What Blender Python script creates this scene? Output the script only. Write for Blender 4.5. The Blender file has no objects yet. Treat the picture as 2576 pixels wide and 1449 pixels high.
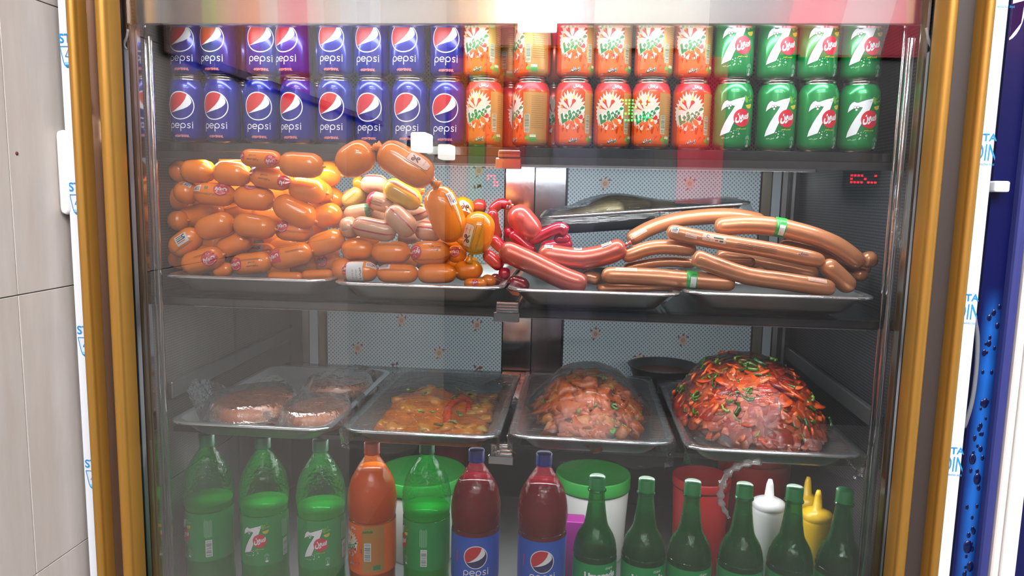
import bpy, bmesh, math, random
from math import sin, cos, pi, radians, sqrt, tan, atan2
from mathutils import Vector, Matrix, noise
from mathutils.geometry import tessellate_polygon

SC = bpy.context.scene
COL = SC.collection
random.seed(7)

# ------------------------------------------------------------------ camera
IW, IH, FPX = 2576, 1449, 1850.0
_y, _p, _r = radians(5.12), radians(7.42), radians(1.19)
FW = Vector((-sin(_y) * cos(_p), cos(_y) * cos(_p), -sin(_p)))
_rt = Vector((cos(_y), sin(_y), 0)); _up = _rt.cross(FW)
RT = cos(_r) * _rt + sin(_r) * _up
UP = -sin(_r) * _rt + cos(_r) * _up
CAM = Vector((0, -1.2, 1.45))
cd = bpy.data.cameras.new('camera'); cam = bpy.data.objects.new('camera', cd); COL.objects.link(cam)
cd.sensor_width = 36; cd.lens = FPX / IW * 36; cd.clip_start = 0.02
mw = Matrix((RT, UP, -FW)).transposed().to_4x4(); mw.translation = CAM
cam.matrix_world = mw
SC.camera = cam

def ray(px, py):
    return FW * FPX + RT * (px - IW / 2) - UP * (py - IH / 2)
def at(px, py, Y):
    d = ray(px, py); return CAM + d * ((Y - CAM.y) / d.y)
def atx(px, py, X):
    d = ray(px, py); return CAM + d * ((X - CAM.x) / d.x)
def ppm(P):                                   # photo pixels per metre at a point
    return FPX / (P - CAM).dot(FW)

# ------------------------------------------------------------------ world, light, exposure
world = bpy.data.worlds.new('world'); SC.world = world; world.use_nodes = True
bg = world.node_tree.nodes['Background']
bg.inputs[0].default_value = (0.80, 0.88, 1.0, 1); bg.inputs[1].default_value = 0.8
vs = SC.view_settings
vs.view_transform = 'Standard'; vs.look = 'None'; vs.gamma = 1.0; vs.exposure = 0.0; vs.use_curve_mapping = False
cy = SC.cycles
cy.max_bounces = 8; cy.diffuse_bounces = 2; cy.glossy_bounces = 3; cy.transmission_bounces = 2; cy.transparent_max_bounces = 20
cy.caustics_reflective = False; cy.caustics_refractive = False
cy.sample_clamp_indirect = 4.0

def area(name, loc, size, size_y, power, rot, col=(1, 1, 1)):
    l = bpy.data.lights.new(name, 'AREA'); l.shape = 'RECTANGLE'; l.size = size; l.size_y = size_y
    l.energy = power; l.color = col
    o = bpy.data.objects.new(name, l); o.location = loc; o.rotation_euler = rot; COL.objects.link(o)
    return o
# LED tube of the fridge, tucked up behind the steel valance
area('led_tube_light', (-0.105, 0.050, 1.726), 1.16, 0.02, 1.8, (radians(20), 0, 0), (0.95, 0.98, 1.0))
# added lights under the shelves, brightening food, back panels and bottles
area('added_shelf_light', (-0.105, 0.103, 1.503), 1.16, 0.01, 3.0, (radians(8), 0, 0), (0.95, 0.98, 1.0))
area('added_shelf_light', (-0.105, 0.42, 1.503), 1.16, 0.01, 1.7, (radians(48), 0, 0), (0.90, 0.96, 1.0))
area('added_shelf_light', (-0.105, 0.080, 1.228), 1.16, 0.01, 2.6, (radians(18), 0, 0), (0.95, 0.98, 1.0))
area('added_shelf_light', (-0.105, 0.205, 0.966), 1.16, 0.01, 3.2, (radians(-14), 0, 0), (0.95, 0.98, 1.0))
LAMP_E = 50.0          # emission of the ceiling lamp diffusers

# ------------------------------------------------------------------ materials
def lin(c):
    return tuple((v / 255 / 12.92) if v / 255 <= 0.04045 else ((v / 255 + 0.055) / 1.055) ** 2.4 for v in c)
MATS = {}
def mat(name, c, rough=0.5, metal=0.0, coat=0.0, spec=0.5, noise_amt=0.0, nscale=40.0, bump=0.0, bscale=200.0, emit=0.0, sss=0.0):
    if name in MATS: return MATS[name]
    m = bpy.data.materials.new(name); m.use_nodes = True; MATS[name] = m
    nt = m.node_tree; b = nt.nodes['Principled BSDF']
    L = lin(c)
    b.inputs['Base Color'].default_value = (*L, 1)
    b.inputs['Roughness'].default_value = rough; b.inputs['Metallic'].default_value = metal
    b.inputs['Coat Weight'].default_value = coat; b.inputs['Coat Roughness'].default_value = 0.06
    b.inputs['Specular IOR Level'].default_value = spec
    if emit:
        b.inputs['Emission Color'].default_value = (*L, 1); b.inputs['Emission Strength'].default_value = emit
    if noise_amt or bump:
        tc = nt.nodes.new('ShaderNodeTexCoord')
    if noise_amt:
        n = nt.nodes.new('ShaderNodeTexNoise'); n.inputs['Scale'].default_value = nscale; n.inputs['Detail'].default_value = 4
        nt.links.new(tc.outputs['Object'], n.inputs['Vector'])
        r = nt.nodes.new('ShaderNodeValToRGB')
        r.color_ramp.elements[0].position = 0.3; r.color_ramp.elements[1].position = 0.7
        r.color_ramp.elements[0].color = (*[v * (1 - noise_amt) for v in L], 1)
        r.color_ramp.elements[1].color = (*[min(1, v * (1 + noise_amt)) for v in L], 1)
        nt.links.new(n.outputs['Fac'], r.inputs['Fac']); nt.links.new(r.outputs['Color'], b.inputs['Base Color'])
    if bump:
        n2 = nt.nodes.new('ShaderNodeTexNoise'); n2.inputs['Scale'].default_value = bscale; n2.inputs['Detail'].default_value = 3
        nt.links.new(tc.outputs['Object'], n2.inputs['Vector'])
        bp = nt.nodes.new('ShaderNodeBump'); bp.inputs['Strength'].default_value = bump; bp.inputs['Distance'].default_value = 0.002
        nt.links.new(n2.outputs['Fac'], bp.inputs['Height']); nt.links.new(bp.outputs['Normal'], b.inputs['Normal'])
    return m

def clear(name, tint, base=0.03, amt=1.0, rough=0.03, bump=0.0, bscale=60.0, stretch=(1, 1, 1), gcol=(1, 1, 1), milk=0.0, milkc=(1, 1, 1)):
    """thin clear sheet: transparent, a fresnel gloss, and some milkiness"""
    if name in MATS: return MATS[name]
    m = bpy.data.materials.new(name); m.use_nodes = True; MATS[name] = m
    nt = m.node_tree; N = nt.nodes; N.clear(); K = nt.links.new
    out = N.new('ShaderNodeOutputMaterial'); tr = N.new('ShaderNodeBsdfTransparent'); gl = N.new('ShaderNodeBsdfGlossy')
    tr.inputs[0].default_value = (*tint, 1); gl.inputs[0].default_value = (*gcol, 1); gl.inputs['Roughness'].default_value = rough
    fr = N.new('ShaderNodeFresnel'); fr.inputs[0].default_value = 1.5
    ma = N.new('ShaderNodeMath'); ma.operation = 'MULTIPLY_ADD'; ma.use_clamp = True
    ma.inputs[1].default_value = amt; ma.inputs[2].default_value = base
    K(fr.outputs[0], ma.inputs[0])
    mx = N.new('ShaderNodeMixShader'); K(ma.outputs[0], mx.inputs[0]); K(gl.outputs[0], mx.inputs[2])
    src = tr.outputs[0]
    if milk:
        df = N.new('ShaderNodeBsdfDiffuse'); df.inputs[0].default_value = (*milkc, 1)
        tl = N.new('ShaderNodeBsdfTranslucent'); tl.inputs[0].default_value = (*milkc, 1)
        a = N.new('ShaderNodeMixShader'); a.inputs[0].default_value = 0.5; K(df.outputs[0], a.inputs[1]); K(tl.outputs[0], a.inputs[2])
        m2 = N.new('ShaderNodeMixShader'); m2.inputs[0].default_value = milk
        K(tr.outputs[0], m2.inputs[1]); K(a.outputs[0], m2.inputs[2]); src = m2.outputs[0]
    K(src, mx.inputs[1]); K(mx.outputs[0], out.inputs[0])
    if bump:
        tc = N.new('ShaderNodeTexCoord'); mp = N.new('ShaderNodeMapping'); mp.inputs['Scale'].default_value = stretch
        n = N.new('ShaderNodeTexNoise'); n.inputs['Scale'].default_value = bscale; n.inputs['Detail'].default_value = 3
        bp = N.new('ShaderNodeBump'); bp.inputs['Strength'].default_value = bump; bp.inputs['Distance'].default_value = 0.004
        K(tc.outputs['Object'], mp.inputs[0]); K(mp.outputs[0], n.inputs['Vector']); K(n.outputs['Fac'], bp.inputs['Height'])
        K(bp.outputs[0], gl.inputs['Normal']); K(bp.outputs[0], fr.inputs['Normal'])
    return m

class G:
    """small node-maths helper"""
    def __init__(s, m):
        s.nt = m.node_tree; s.N = s.nt.nodes; s.K = s.nt.links.new
    def m(s, op, a, b=None, c=None):
        n = s.N.new('ShaderNodeMath'); n.operation = op
        for i, v in enumerate((a, b, c)):
            if v is None: continue
            if isinstance(v, (int, float)): n.inputs[i].default_value = v
            else: s.K(v, n.inputs[i])
        return n.outputs[0]
    def mix(s, f, a, b):
        n = s.N.new('ShaderNodeMix'); n.data_type = 'RGBA'
        s.K(f, n.inputs[0])
        for i, v in ((6, a), (7, b)):
            if isinstance(v, tuple): n.inputs[i].default_value = (*v, 1)
            else: s.K(v, n.inputs[i])
        return n.outputs[2]

def wallpaper():
    m = mat('wallpaper', (176, 192, 198), 0.45)
    g = G(m); tc = g.N.new('ShaderNodeTexCoord'); sp = g.N.new('ShaderNodeSeparateXYZ'); g.K(tc.outputs['Object'], sp.inputs[0])
    P = 0.0102
    def lat(off):
        u = g.m('ABSOLUTE', g.m('SUBTRACT', g.m('FRACT', g.m('ADD', g.m('DIVIDE', sp.outputs[0], P), off + 100)), 0.5))
        v = g.m('ABSOLUTE', g.m('SUBTRACT', g.m('FRACT', g.m('ADD', g.m('DIVIDE', sp.outputs[2], P), off + 100)), 0.5))
        return g.m('ADD', u, g.m('MULTIPLY', v, 0.85))
    d = g.m('MINIMUM', lat(0.0), lat(0.5))
    dot = g.m('LESS_THAN', d, 0.16)
    ring = g.m('MULTIPLY', g.m('GREATER_THAN', d, 0.33), 0.9)
    n = g.N.new('ShaderNodeTexNoise'); n.inputs['Scale'].default_value = 9; g.K(tc.outputs['Object'], n.inputs['Vector'])
    base = g.mix(g.m('MULTIPLY', n.outputs['Fac'], 0.6), lin((150, 178, 194)), lin((180, 196, 200)))
    c1 = g.mix(ring, base, lin((214, 222, 222)))
    c2 = g.mix(dot, c1, lin((88, 120, 146)))
    g.K(c2, m.node_tree.nodes['Principled BSDF'].inputs['Base Color'])
    return m

def dotted(name, c0, c1, pitch, ax=(1, 2), rough=0.4, size=0.30, metal=0.5):
    m = mat(name, c0, rough, metal)
    g = G(m); tc = g.N.new('ShaderNodeTexCoord'); sp = g.N.new('ShaderNodeSeparateXYZ'); g.K(tc.outputs['Object'], sp.inputs[0])
    a = g.m('SUBTRACT', g.m('FRACT', g.m('ADD', g.m('DIVIDE', sp.outputs[ax[0]], pitch), 500)), 0.5)
    b = g.m('SUBTRACT', g.m('FRACT', g.m('ADD', g.m('DIVIDE', sp.outputs[ax[1]], pitch), 500)), 0.5)
    d = g.m('SQRT', g.m('ADD', g.m('MULTIPLY', a, a), g.m('MULTIPLY', b, b)))
    f = g.m('LESS_THAN', d, size)
    g.K(g.mix(f, lin(c0), lin(c1)), m.node_tree.nodes['Principled BSDF'].inputs['Base Color'])
    return m

def orange_print(): return mat('orange_casing', (240, 126, 16), 0.20, 0, 0.35, noise_amt=0.06, nscale=30)

# ------------------------------------------------------------------ object helpers
def link(name, me, mats, parent=None, smooth=True, loc=None):
    if isinstance(me, bmesh.types.BMesh):
        bm = me; me = bpy.data.meshes.new(name); bm.to_mesh(me); bm.free()
    if not isinstance(mats, (list, tuple)): mats = [mats]
    if not me.materials:
        for m in mats: me.materials.append(m)
    if smooth and len(me.polygons): me.polygons.foreach_set('use_smooth', [True] * len(me.polygons))
    o = bpy.data.objects.new(name, me); COL.objects.link(o)
    if parent: o.parent = parent
    if loc is not None: o.location = loc
    return o
def thing(name, label, cat, loc=(0, 0, 0), group=None, rz=0.0):
    o = bpy.data.objects.new(name, None); COL.objects.link(o); o.empty_display_size = 0.02
    o.location = loc; o.rotation_euler.z = rz; o['label'] = label; o['category'] = cat
    if group: o['group'] = group
    return o
def tag(o, label, cat, group=None):
    o['label'] = label; o['category'] = cat
    if group: o['group'] = group
    return o
def struct(name, me, m, parent=None, smooth=False):
    o = link(name, me, m, parent, smooth); o['kind'] = 'structure'; return o
def kids(o): return [c for c in COL.objects if c.parent == o]
def copy_tree(root, tree):
    r = root.copy(); COL.objects.link(r)
    for ch, subs in tree:
        c = ch.copy(); COL.objects.link(c); c.parent = r
        for s in subs:
            d = s.copy(); COL.objects.link(d); d.parent = c
    return r
def tree_of(root): return [(c, kids(c)) for c in kids(root)]

def box(bm, x0, x1, y0, y1, z0, z1, bev=0.0, seg=2):
    vs_ = [bm.verts.new((x, y, z)) for x in (x0, x1) for y in (y0, y1) for z in (z0, z1)]
    f = [(0, 1, 3, 2), (4, 6, 7, 5), (0, 4, 5, 1), (2, 3, 7, 6), (0, 2, 6, 4), (1, 5, 7, 3)]
    fs = [bm.faces.new([vs_[i] for i in q]) for q in f]
    if bev:
        es = list({e for q in fs for e in q.edges})
        bmesh.ops.bevel(bm, geom=es, offset=bev, segments=seg, profile=0.5, affect='EDGES')
    return bm
def nbox(*a, **k): return box(bmesh.new(), *a, **k)
def lathe(prof, seg=32, bm=None, wob=None):
    bm = bm or bmesh.new(); rings = []
    for r, z in prof:
        if r < 1e-6: rings.append([bm.verts.new((0, 0, z))])
        else:
            rings.append([bm.verts.new(((r * (wob(2 * pi * i / seg, z) if wob else 1)) * cos(2 * pi * i / seg), (r * (wob(2 * pi * i / seg, z) if wob else 1)) * sin(2 * pi * i / seg), z)) for i in range(seg)])
    for a, b in zip(rings, rings[1:]):
        for i in range(seg):
            j = (i + 1) % seg
            if len(a) == 1 and len(b) == 1: continue
            if len(a) == 1: bm.faces.new((a[0], b[i], b[j]))
            elif len(b) == 1: bm.faces.new((a[i], a[j], b[0]))
            else: bm.faces.new((a[i], a[j], b[j], b[i]))
    bmesh.ops.recalc_face_normals(bm, faces=bm.faces)
    return bm
def tube(bm, pts, rad, seg=8, cap=True, flat=1.0):
    pts = [Vector(p) for p in pts]; n = len(pts)
    rs = rad if isinstance(rad, (list, tuple)) else [rad] * n
    rings = []; e1 = None
    for i in range(n):
        T = (pts[min(i + 1, n - 1)] - pts[max(i - 1, 0)]).normalized()
        if e1 is None:
            e1 = T.orthogonal().normalized()
        else:
            e1 = (e1 - T * e1.dot(T)).normalized()
        e2 = T.cross(e1)
        rings.append([bm.verts.new(pts[i] + (e1 * cos(2 * pi * k / seg) + e2 * sin(2 * pi * k / seg) * flat) * rs[i]) for k in range(seg)])
    for a, b in zip(rings, rings[1:]):
        for k in range(seg):
            j = (k + 1) % seg; bm.faces.new((a[k], a[j], b[j], b[k]))
    if cap:
        bm.faces.new(rings[0][::-1]); bm.faces.new(rings[-1])
    return bm
def spline(pts, n):
    """Catmull-Rom through points"""
    pts = [Vector(p) for p in pts]; out = []
    P = [pts[0] * 2 - pts[1]] + pts + [pts[-1] * 2 - pts[-2]]
    m = len(pts) - 1
    for i in range(n):
        t = i / (n - 1) * m; k = min(int(t), m - 1); u = t - k
        a, b, c, d = P[k:k + 4]
        out.append(0.5 * ((2 * b) + (c - a) * u + (2 * a - 5 * b + 4 * c - d) * u * u + (3 * b - a - 3 * c + d) * u ** 3))
    return out

# ------------------------------------------------------------------ flat print (drawn in millimetres, then wrapped on a surface)
ARF = {'ا': 0xFE8D, 'ب': 0xFE8F, 'ت': 0xFE95, 'ح': 0xFEA1, 'خ': 0xFEA5, 'د': 0xFEA9, 'ر': 0xFEAD, 'س': 0xFEB1, 'ش': 0xFEB5, 'ص': 0xFEB9,
       'غ': 0xFECD, 'ف': 0xFED1, 'ق': 0xFED5, 'گ': 0xFB92, 'ک': 0xFB8E, 'ل': 0xFEDD, 'م': 0xFEE1, 'ن': 0xFEE5, 'ه': 0xFEE9, 'و': 0xFEED,
       'ی': 0xFBFC, 'پ': 0xFB56}
NOJ = 'ادرو'
def fa(s):
    out = []
    for i, ch in enumerate(s):
        if ch not in ARF: out.append(ch); continue
        prev = i > 0 and s[i - 1] in ARF and s[i - 1] not in NOJ
        nxt = i + 1 < len(s) and s[i + 1] in ARF and ch not in NOJ
        k = (3 if nxt else 1) if prev else (2 if nxt else 0)
        out.append(chr(ARF[ch] + k))
    return ''.join(reversed(out))
_txt = {}
def text_mesh(s, bold=0.0, res=3):
    key = (s, bold, res)
    if key not in _txt:
        c = bpy.data.curves.new('t', 'FONT'); c.body = s; c.size = 1; c.resolution_u = res; c.offset = bold
        c.align_x = 'CENTER'; c.align_y = 'CENTER'
        o = bpy.data.objects.new('t', c); COL.objects.link(o); bpy.context.view_layer.update()
        me = bpy.data.meshes.new_from_object(o.evaluated_get(bpy.context.evaluated_depsgraph_get()))
        vs_ = [v.co.copy() for v in me.vertices]; fs = [tuple(p.vertices) for p in me.polygons]
        if vs_:
            xs = [v.x for v in vs_]; ys = [v.y for v in vs_]
            cx, cy_ = (min(xs) + max(xs)) / 2, (min(ys) + max(ys)) / 2
            vs_ = [Vector((v.x - cx, v.y - cy_, 0)) for v in vs_]
            w, h = max(xs) - min(xs), max(ys) - min(ys)
        else: w = h = 1
        bpy.data.objects.remove(o); bpy.data.curves.remove(c); bpy.data.meshes.remove(me)
        _txt[key] = (vs_, fs, w, h)
    return _txt[key]
class Print:
    def __init__(s): s.bm = bmesh.new(); s.mats = []
    def mi(s, m):
        if m not in s.mats: s.mats.append(m)
        return s.mats.index(m)
    def poly(s, pts, m, z=0):
        v = [s.bm.verts.new((p[0], p[1], z)) for p in pts]; k = s.mi(m)
        for tri in tessellate_polygon([[Vector((p[0], p[1], 0)) for p in pts]]):
            try:
                f = s.bm.faces.new([v[i] for i in tri]); f.material_index = k
                if f.calc_area() > 0:
                    f.normal_update()
                    if f.normal.z < 0: f.normal_flip()
            except ValueError: pass
        return s
    def rect(s, x0, y0, x1, y1, m, z=0): return s.poly([(x0, y0), (x1, y0), (x1, y1), (x0, y1)], m, z)
    def disc(s, x, y, rx, ry, m, z=0, rot=0, n=28, a0=0, a1=2 * pi):
        full = abs(a1 - a0) > 6.2
        pts = []
        for i in range(n if full else n + 1):
            a = a0 + (a1 - a0) * i / n; u, v = rx * cos(a), ry * sin(a)
            pts.append((x + u * cos(rot) - v * sin(rot), y + u * sin(rot) + v * cos(rot)))
        return s.poly(pts, m, z)
    def ring(s, x, y, r0, r1, m, z=0, a0=0, a1=2 * pi, n=36, sy=1.0):
        k = s.mi(m); A = []; B = []
        for i in range(n + 1):
            a = a0 + (a1 - a0) * i / n
            A.append(s.bm.verts.new((x + r0 * cos(a), y + r0 * sin(a) * sy, z))); B.append(s.bm.verts.new((x + r1 * cos(a), y + r1 * sin(a) * sy, z)))
        for i in range(n):
            f = s.bm.faces.new((A[i], B[i], B[i + 1], A[i + 1])); f.material_index = k
            f.normal_update()
            if f.normal.z < 0: f.normal_flip()
        return s
    def stroke(s, pts, w, m, z=0):
        pts = [Vector((p[0], p[1], 0)) for p in pts]; k = s.mi(m); L = []; R = []
        for i, p in enumerate(pts):
            T = (pts[min(i + 1, len(pts) - 1)] - pts[max(i - 1, 0)]).normalized(); n = Vector((-T.y, T.x, 0)) * w / 2
            L.append(s.bm.verts.new((p.x + n.x, p.y + n.y, z))); R.append(s.bm.verts.new((p.x - n.x, p.y - n.y, z)))
        for i in range(len(pts) - 1):
            f = s.bm.faces.new((R[i], R[i + 1], L[i + 1], L[i])); f.material_index = k
        return s
    def text(s, t, x, y, h, m, z=0, rot=0.0, bold=0.0, shear=0.0, width=None, res=3):
        V, Fc, w, hh = text_mesh(t, bold, res); sc_y = h / hh; sc_x = (width / w) if width else sc_y; k = s.mi(m)
        nv = []
        for v in V:
            a, b = v.x * sc_x + shear * v.y * sc_y, v.y * sc_y
            nv.append(s.bm.verts.new((x + a * cos(rot) - b * sin(rot), y + a * sin(rot) + b * cos(rot), z)))
        for q in Fc:
            try:
                f = s.bm.faces.new([nv[i] for i in q]); f.material_index = k
                f.normal_update()
                if f.normal.z < 0: f.normal_flip()
            except ValueError: pass
        return s
    def cut(s, step, axes='xy'):
        vs_ = [v.co for v in s.bm.verts]
        for ax, nm in ((0, 'x'), (1, 'y')):
            if nm not in axes or not vs_: continue
            lo, hi = min(v[ax] for v in vs_), max(v[ax] for v in vs_)
            k = math.floor(lo / step) + 1
            while k * step < hi:
                co = [0, 0, 0]; no = [0, 0, 0]; co[ax] = k * step; no[ax] = 1
                bmesh.ops.bisect_plane(s.bm, geom=s.bm.verts[:] + s.bm.edges[:] + s.bm.faces[:], plane_co=co, plane_no=no, dist=1e-5)
                k += 1
        return s
    def wrap(s, fn):
        """fn(u, v, layer) in mm -> world/local Vector in metres"""
        for v in s.bm.verts: v.co = fn(v.co.x, v.co.y, v.co.z)
        return s
    def clip(s, x0=None, x1=None, y0=None, y1=None):
        for ax, val, sg in ((0, x0, -1), (0, x1, 1), (1, y0, -1), (1, y1, 1)):
            if val is None: continue
            co = [0, 0, 0]; no = [0, 0, 0]; co[ax] = val; no[ax] = sg
            bmesh.ops.bisect_plane(s.bm, geom=s.bm.verts[:] + s.bm.edges[:] + s.bm.faces[:], plane_co=co, plane_no=no, dist=1e-6, clear_outer=True)
        return s
    def done(s, name, parent, loc=None):
        return link(name, s.bm, s.mats, parent, False, loc)
def on_lathe(rfn, off=0.00025, phi0=-pi / 2):
    """wrap onto a lathe: u runs round the front (towards -y), v is height in mm"""
    def f(u, v, l):
        r = rfn(v / 1000); a = phi0 + (u / 1000) / r; rr = r + off + l * 0.00012
        return Vector((rr * cos(a), rr * sin(a), v / 1000))
    return f

WHITE = mat('print_white', (236, 238, 242), 0.35)
BLACK = mat('print_black', (36, 26, 22), 0.5)
STEEL = mat('steel', (188, 190, 190), 0.28, 0.9, noise_amt=0.08, nscale=15)
CHROME = mat('chrome', (215, 215, 218), 0.10, 1.0)
DARKM = mat('dark_metal', (52, 54, 56), 0.4, 0.6)
GOLD = mat('gold_aluminium', (182, 134, 60), 0.34, 0.6)
FILM = clear('cling_film', (0.97, 0.975, 0.975), 0.014, 0.85, 0.05, bump=1.0, bscale=16, stretch=(1, 12, 8), milk=0.010)
BAG = clear('bag_film', (0.93, 0.94, 0.94), 0.01, 0.7, 0.14, bump=1.0, bscale=80, milk=0.07)
GLASS = clear('door_glass', (0.97, 0.98, 0.975), 0.035, 0.85, 0.0)
SHELFG = clear('shelf_glass', (0.62, 0.66, 0.66), 0.03, 0.9, 0.05)
# ================================================================== THE ROOM
TILE = mat('wall_tile', (216, 207, 200), 0.32, 0, 0.2)
def grain(m, c0, c1, scale, stretch):
    g = G(m); tc = g.N.new('ShaderNodeTexCoord'); mp = g.N.new('ShaderNodeMapping'); mp.inputs['Scale'].default_value = stretch
    n = g.N.new('ShaderNodeTexNoise'); n.inputs['Scale'].default_value = scale; n.inputs['Detail'].default_value = 6; n.inputs['Roughness'].default_value = 0.65
    oi = g.N.new('ShaderNodeObjectInfo')
    ad = g.N.new('ShaderNodeVectorMath'); ad.operation = 'ADD'
    g.K(tc.outputs['Object'], ad.inputs[0]); cx = g.N.new('ShaderNodeCombineXYZ'); g.K(g.m('MULTIPLY', oi.outputs['Random'], 30), cx.inputs[1]); g.K(cx.outputs[0], ad.inputs[1])
    g.K(ad.outputs[0], mp.inputs[0]); g.K(mp.outputs[0], n.inputs['Vector'])
    r = g.N.new('ShaderNodeMapRange'); r.inputs[1].default_value = 0.3; r.inputs[2].default_value = 0.7; g.K(n.outputs['Fac'], r.inputs[0])
    g.K(g.mix(r.outputs[0], lin(c0), lin(c1)), m.node_tree.nodes['Principled BSDF'].inputs['Base Color'])
grain(TILE, (192, 180, 171), (208, 199, 192), 3.0, (1, 7, 1))
PLASTER = mat('plaster', (214, 210, 204), 0.6, noise_amt=0.04, nscale=3)
GROUT = mat('grout', (150, 142, 136), 0.8)
FLOORM = mat('floor_stone', (92, 89, 86), 0.3, noise_amt=0.12, nscale=4)
WX = -0.872
struct('floor', nbox(WX - 0.1, 4.0, -3.7, 1.0, -0.1, 0), FLOORM)
struct('ceiling', nbox(WX - 0.1, 4.0, -3.7, 1.0, 3.1, 3.2), PLASTER)
wl = struct('wall_left', nbox(WX - 0.1, WX - 0.008, -3.6, 1.0, 0, 3.1), GROUT)
struct('wall_back', nbox(WX - 0.1, 4.0, 0.9, 1.0, 0, 3.1), PLASTER)
struct('wall_front', nbox(WX - 0.1, 4.0, -3.7, -3.6, 0, 3.1), mat('front_wall_paint', (84, 80, 80), 0.6, noise_amt=0.2, nscale=2))
TS = 0.464
tile_me = None
for r in range(7):
    for c in range(-3, 3):
        y0 = -0.135 + c * TS; z0 = 0.81 - 2 * TS + r * TS
        if y0 + TS > 0.9 or z0 < -0.4: continue
        if tile_me is None:
            o = link('tile', nbox(-0.008, 0, 0.0008, TS - 0.0008, 0.0008, TS - 0.0008, 0.0007, 1), TILE, wl, False); tile_me = o.data
        else:
            o = link('tile', tile_me, TILE, wl, False)
        o.location = (WX + random.uniform(-0.0002, 0.0002), y0, z0)
a = atx(140, 326, WX); b = atx(147, 540, WX)
bm = nbox(0.002, 0.022, a.y - 0.008, a.y + 0.09, b.z, a.z, 0.010, 3)
t = thing('switch_box', 'white rounded plastic box on the beige tiles beside the fridge', 'switch box', (WX - 0.001, 0, 0))
link('cover', bm, mat('white_plastic', (232, 232, 230), 0.3), t)
p = atx(42, 386, WX)
t = tag(link('wall_screw', lathe([(0, 0), (0.003, 0), (0.0028, 0.001), (0.0, 0.0025)], 10), mat('rust', (96, 40, 34), 0.6)), 'small rusty screw head in the beige wall tiles', 'screw')
t.rotation_euler = (0, pi / 2, 0); t.location = (WX, p.y, p.z)

# opposite side of the shop, seen only as reflections in the glass and steel
def lamp(x, y, z, w, d, lab):
    e = LAMP_E * (0.16 if y > -1 else 1.5)
    t = thing('ceiling_lamp', lab, 'lamp', (x, y, z), 'panel lamps on the ceiling')
    link('frame', nbox(-w / 2 - .02, w / 2 + .02, -d / 2 - .02, d / 2 + .02, 0.012, 0.05, 0.004, 1), mat('lamp_frame', (200, 200, 200), 0.4), t, False)
    link('diffuser', nbox(-w / 2, w / 2, -d / 2, d / 2, 0.0, 0.012), mat('lamp_glow%d' % int(e), (250, 252, 255), 0.5, emit=e), t, False)
for x, y, lab in ((-0.25, -0.75, 'added ceiling panel lamp brightening the fridge front, at the tiled side'), (0.75, -0.75, 'added ceiling panel lamp brightening the fridge front, at the blue cooler side'), (-0.3, -1.75, 'white ceiling panel lamp beside the tiled wall, nearer the fridge'), (0.9, -1.75, 'white ceiling panel lamp in the middle of the row nearer the fridge'), (-0.3, -2.9, 'white ceiling panel lamp beside the tiled wall, over the menu board'),  # the two lamps closest to the fridge are added to light its front
                  (0.9, -2.9, 'white ceiling panel lamp over the white fascia board'), (2.2, -2.3, 'white ceiling panel lamp before the red fascia board'), (2.2, -0.6, 'white ceiling panel lamp in front of the blue cooler')):
    lamp(x, y, 3.045, 1.0, 0.22, lab)

def signboard(name, label, cols, x0, x1, z0, z1, y=-3.6, slant=0.0):
    t = thing(name, label, 'sign', ((x0 + x1) / 2, y, z0)); w = (x1 - x0); h = z1 - z0
    link('board', nbox(-w / 2, w / 2, 0.0, 0.03, 0, h, 0.003, 1), mat('board_' + name + str(round(x0, 1)), cols[0], 0.5), t, False)
    P = Print(); n = len(cols) - 1; ww = w * 1000; hh = h * 1000
    for i in range(n):
        xa = -ww / 2 + 20 + i * (ww - 40) / n; xb = xa + (ww - 40) / n * 0.9; s = slant * hh
        P.poly([(xa + s, 15), (xb + s, 15), (xb, hh - 15), (xa, hh - 15)], mat('sign_c%d_%d_%d' % cols[i + 1], cols[i + 1], 0.5), i)
    P.bm.transform(Matrix.Scale(0.001, 4)); P.bm.transform(Matrix.Rotation(pi / 2, 4, 'X') )
    P.bm.transform(Matrix.Scale(-1, 4, (0, 1, 0))); P.bm.transform(Matrix.Translation((0, 0.0315, 0)))
    P.done('picture', t)
signboard('menu_board', 'brown shop menu board high on the far wall with coloured food pictures', [(120, 80, 50), (190, 120, 70), (150, 160, 60), (210, 120, 120), (215, 140, 80), (230, 215, 205), (205, 50, 80), (205, 60, 90)], -2.0 + 1.15, 0.0, 2.35, 3.0, slant=0.08)
signboard('white_fascia', 'white shop fascia board on the far wall', [(225, 218, 205), (232, 226, 214), (215, 208, 196)], 0.05, 0.75, 2.35, 3.0)
signboard('red_fascia', 'red shop fascia board with pale lettering stripes', [(190, 60, 76), (205, 70, 85), (220, 190, 190), (200, 60, 78), (214, 150, 155), (200, 62, 80)], 1.3, 2.9, 2.3, 3.0, slant=-0.2)
signboard('food_banner', 'tall food banner with a dark red border', [(130, 20, 30), (200, 100, 30), (110, 140, 40), (220, 110, 40), (170, 40, 24)], -0.86, -0.36, 0.95, 2.3)
signboard('red_banner', 'tall red banner hanging on the far wall', [(205, 56, 70), (214, 70, 84), (190, 40, 60)], 0.60, 0.88, 1.40, 2.30)
signboard('grey_shutter_sign', 'dark grey panel sign on the far wall below the white fascia', [(70, 72, 80), (96, 94, 110), (60, 62, 70)], -0.2, 0.45, 0.5, 1.9)

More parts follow.
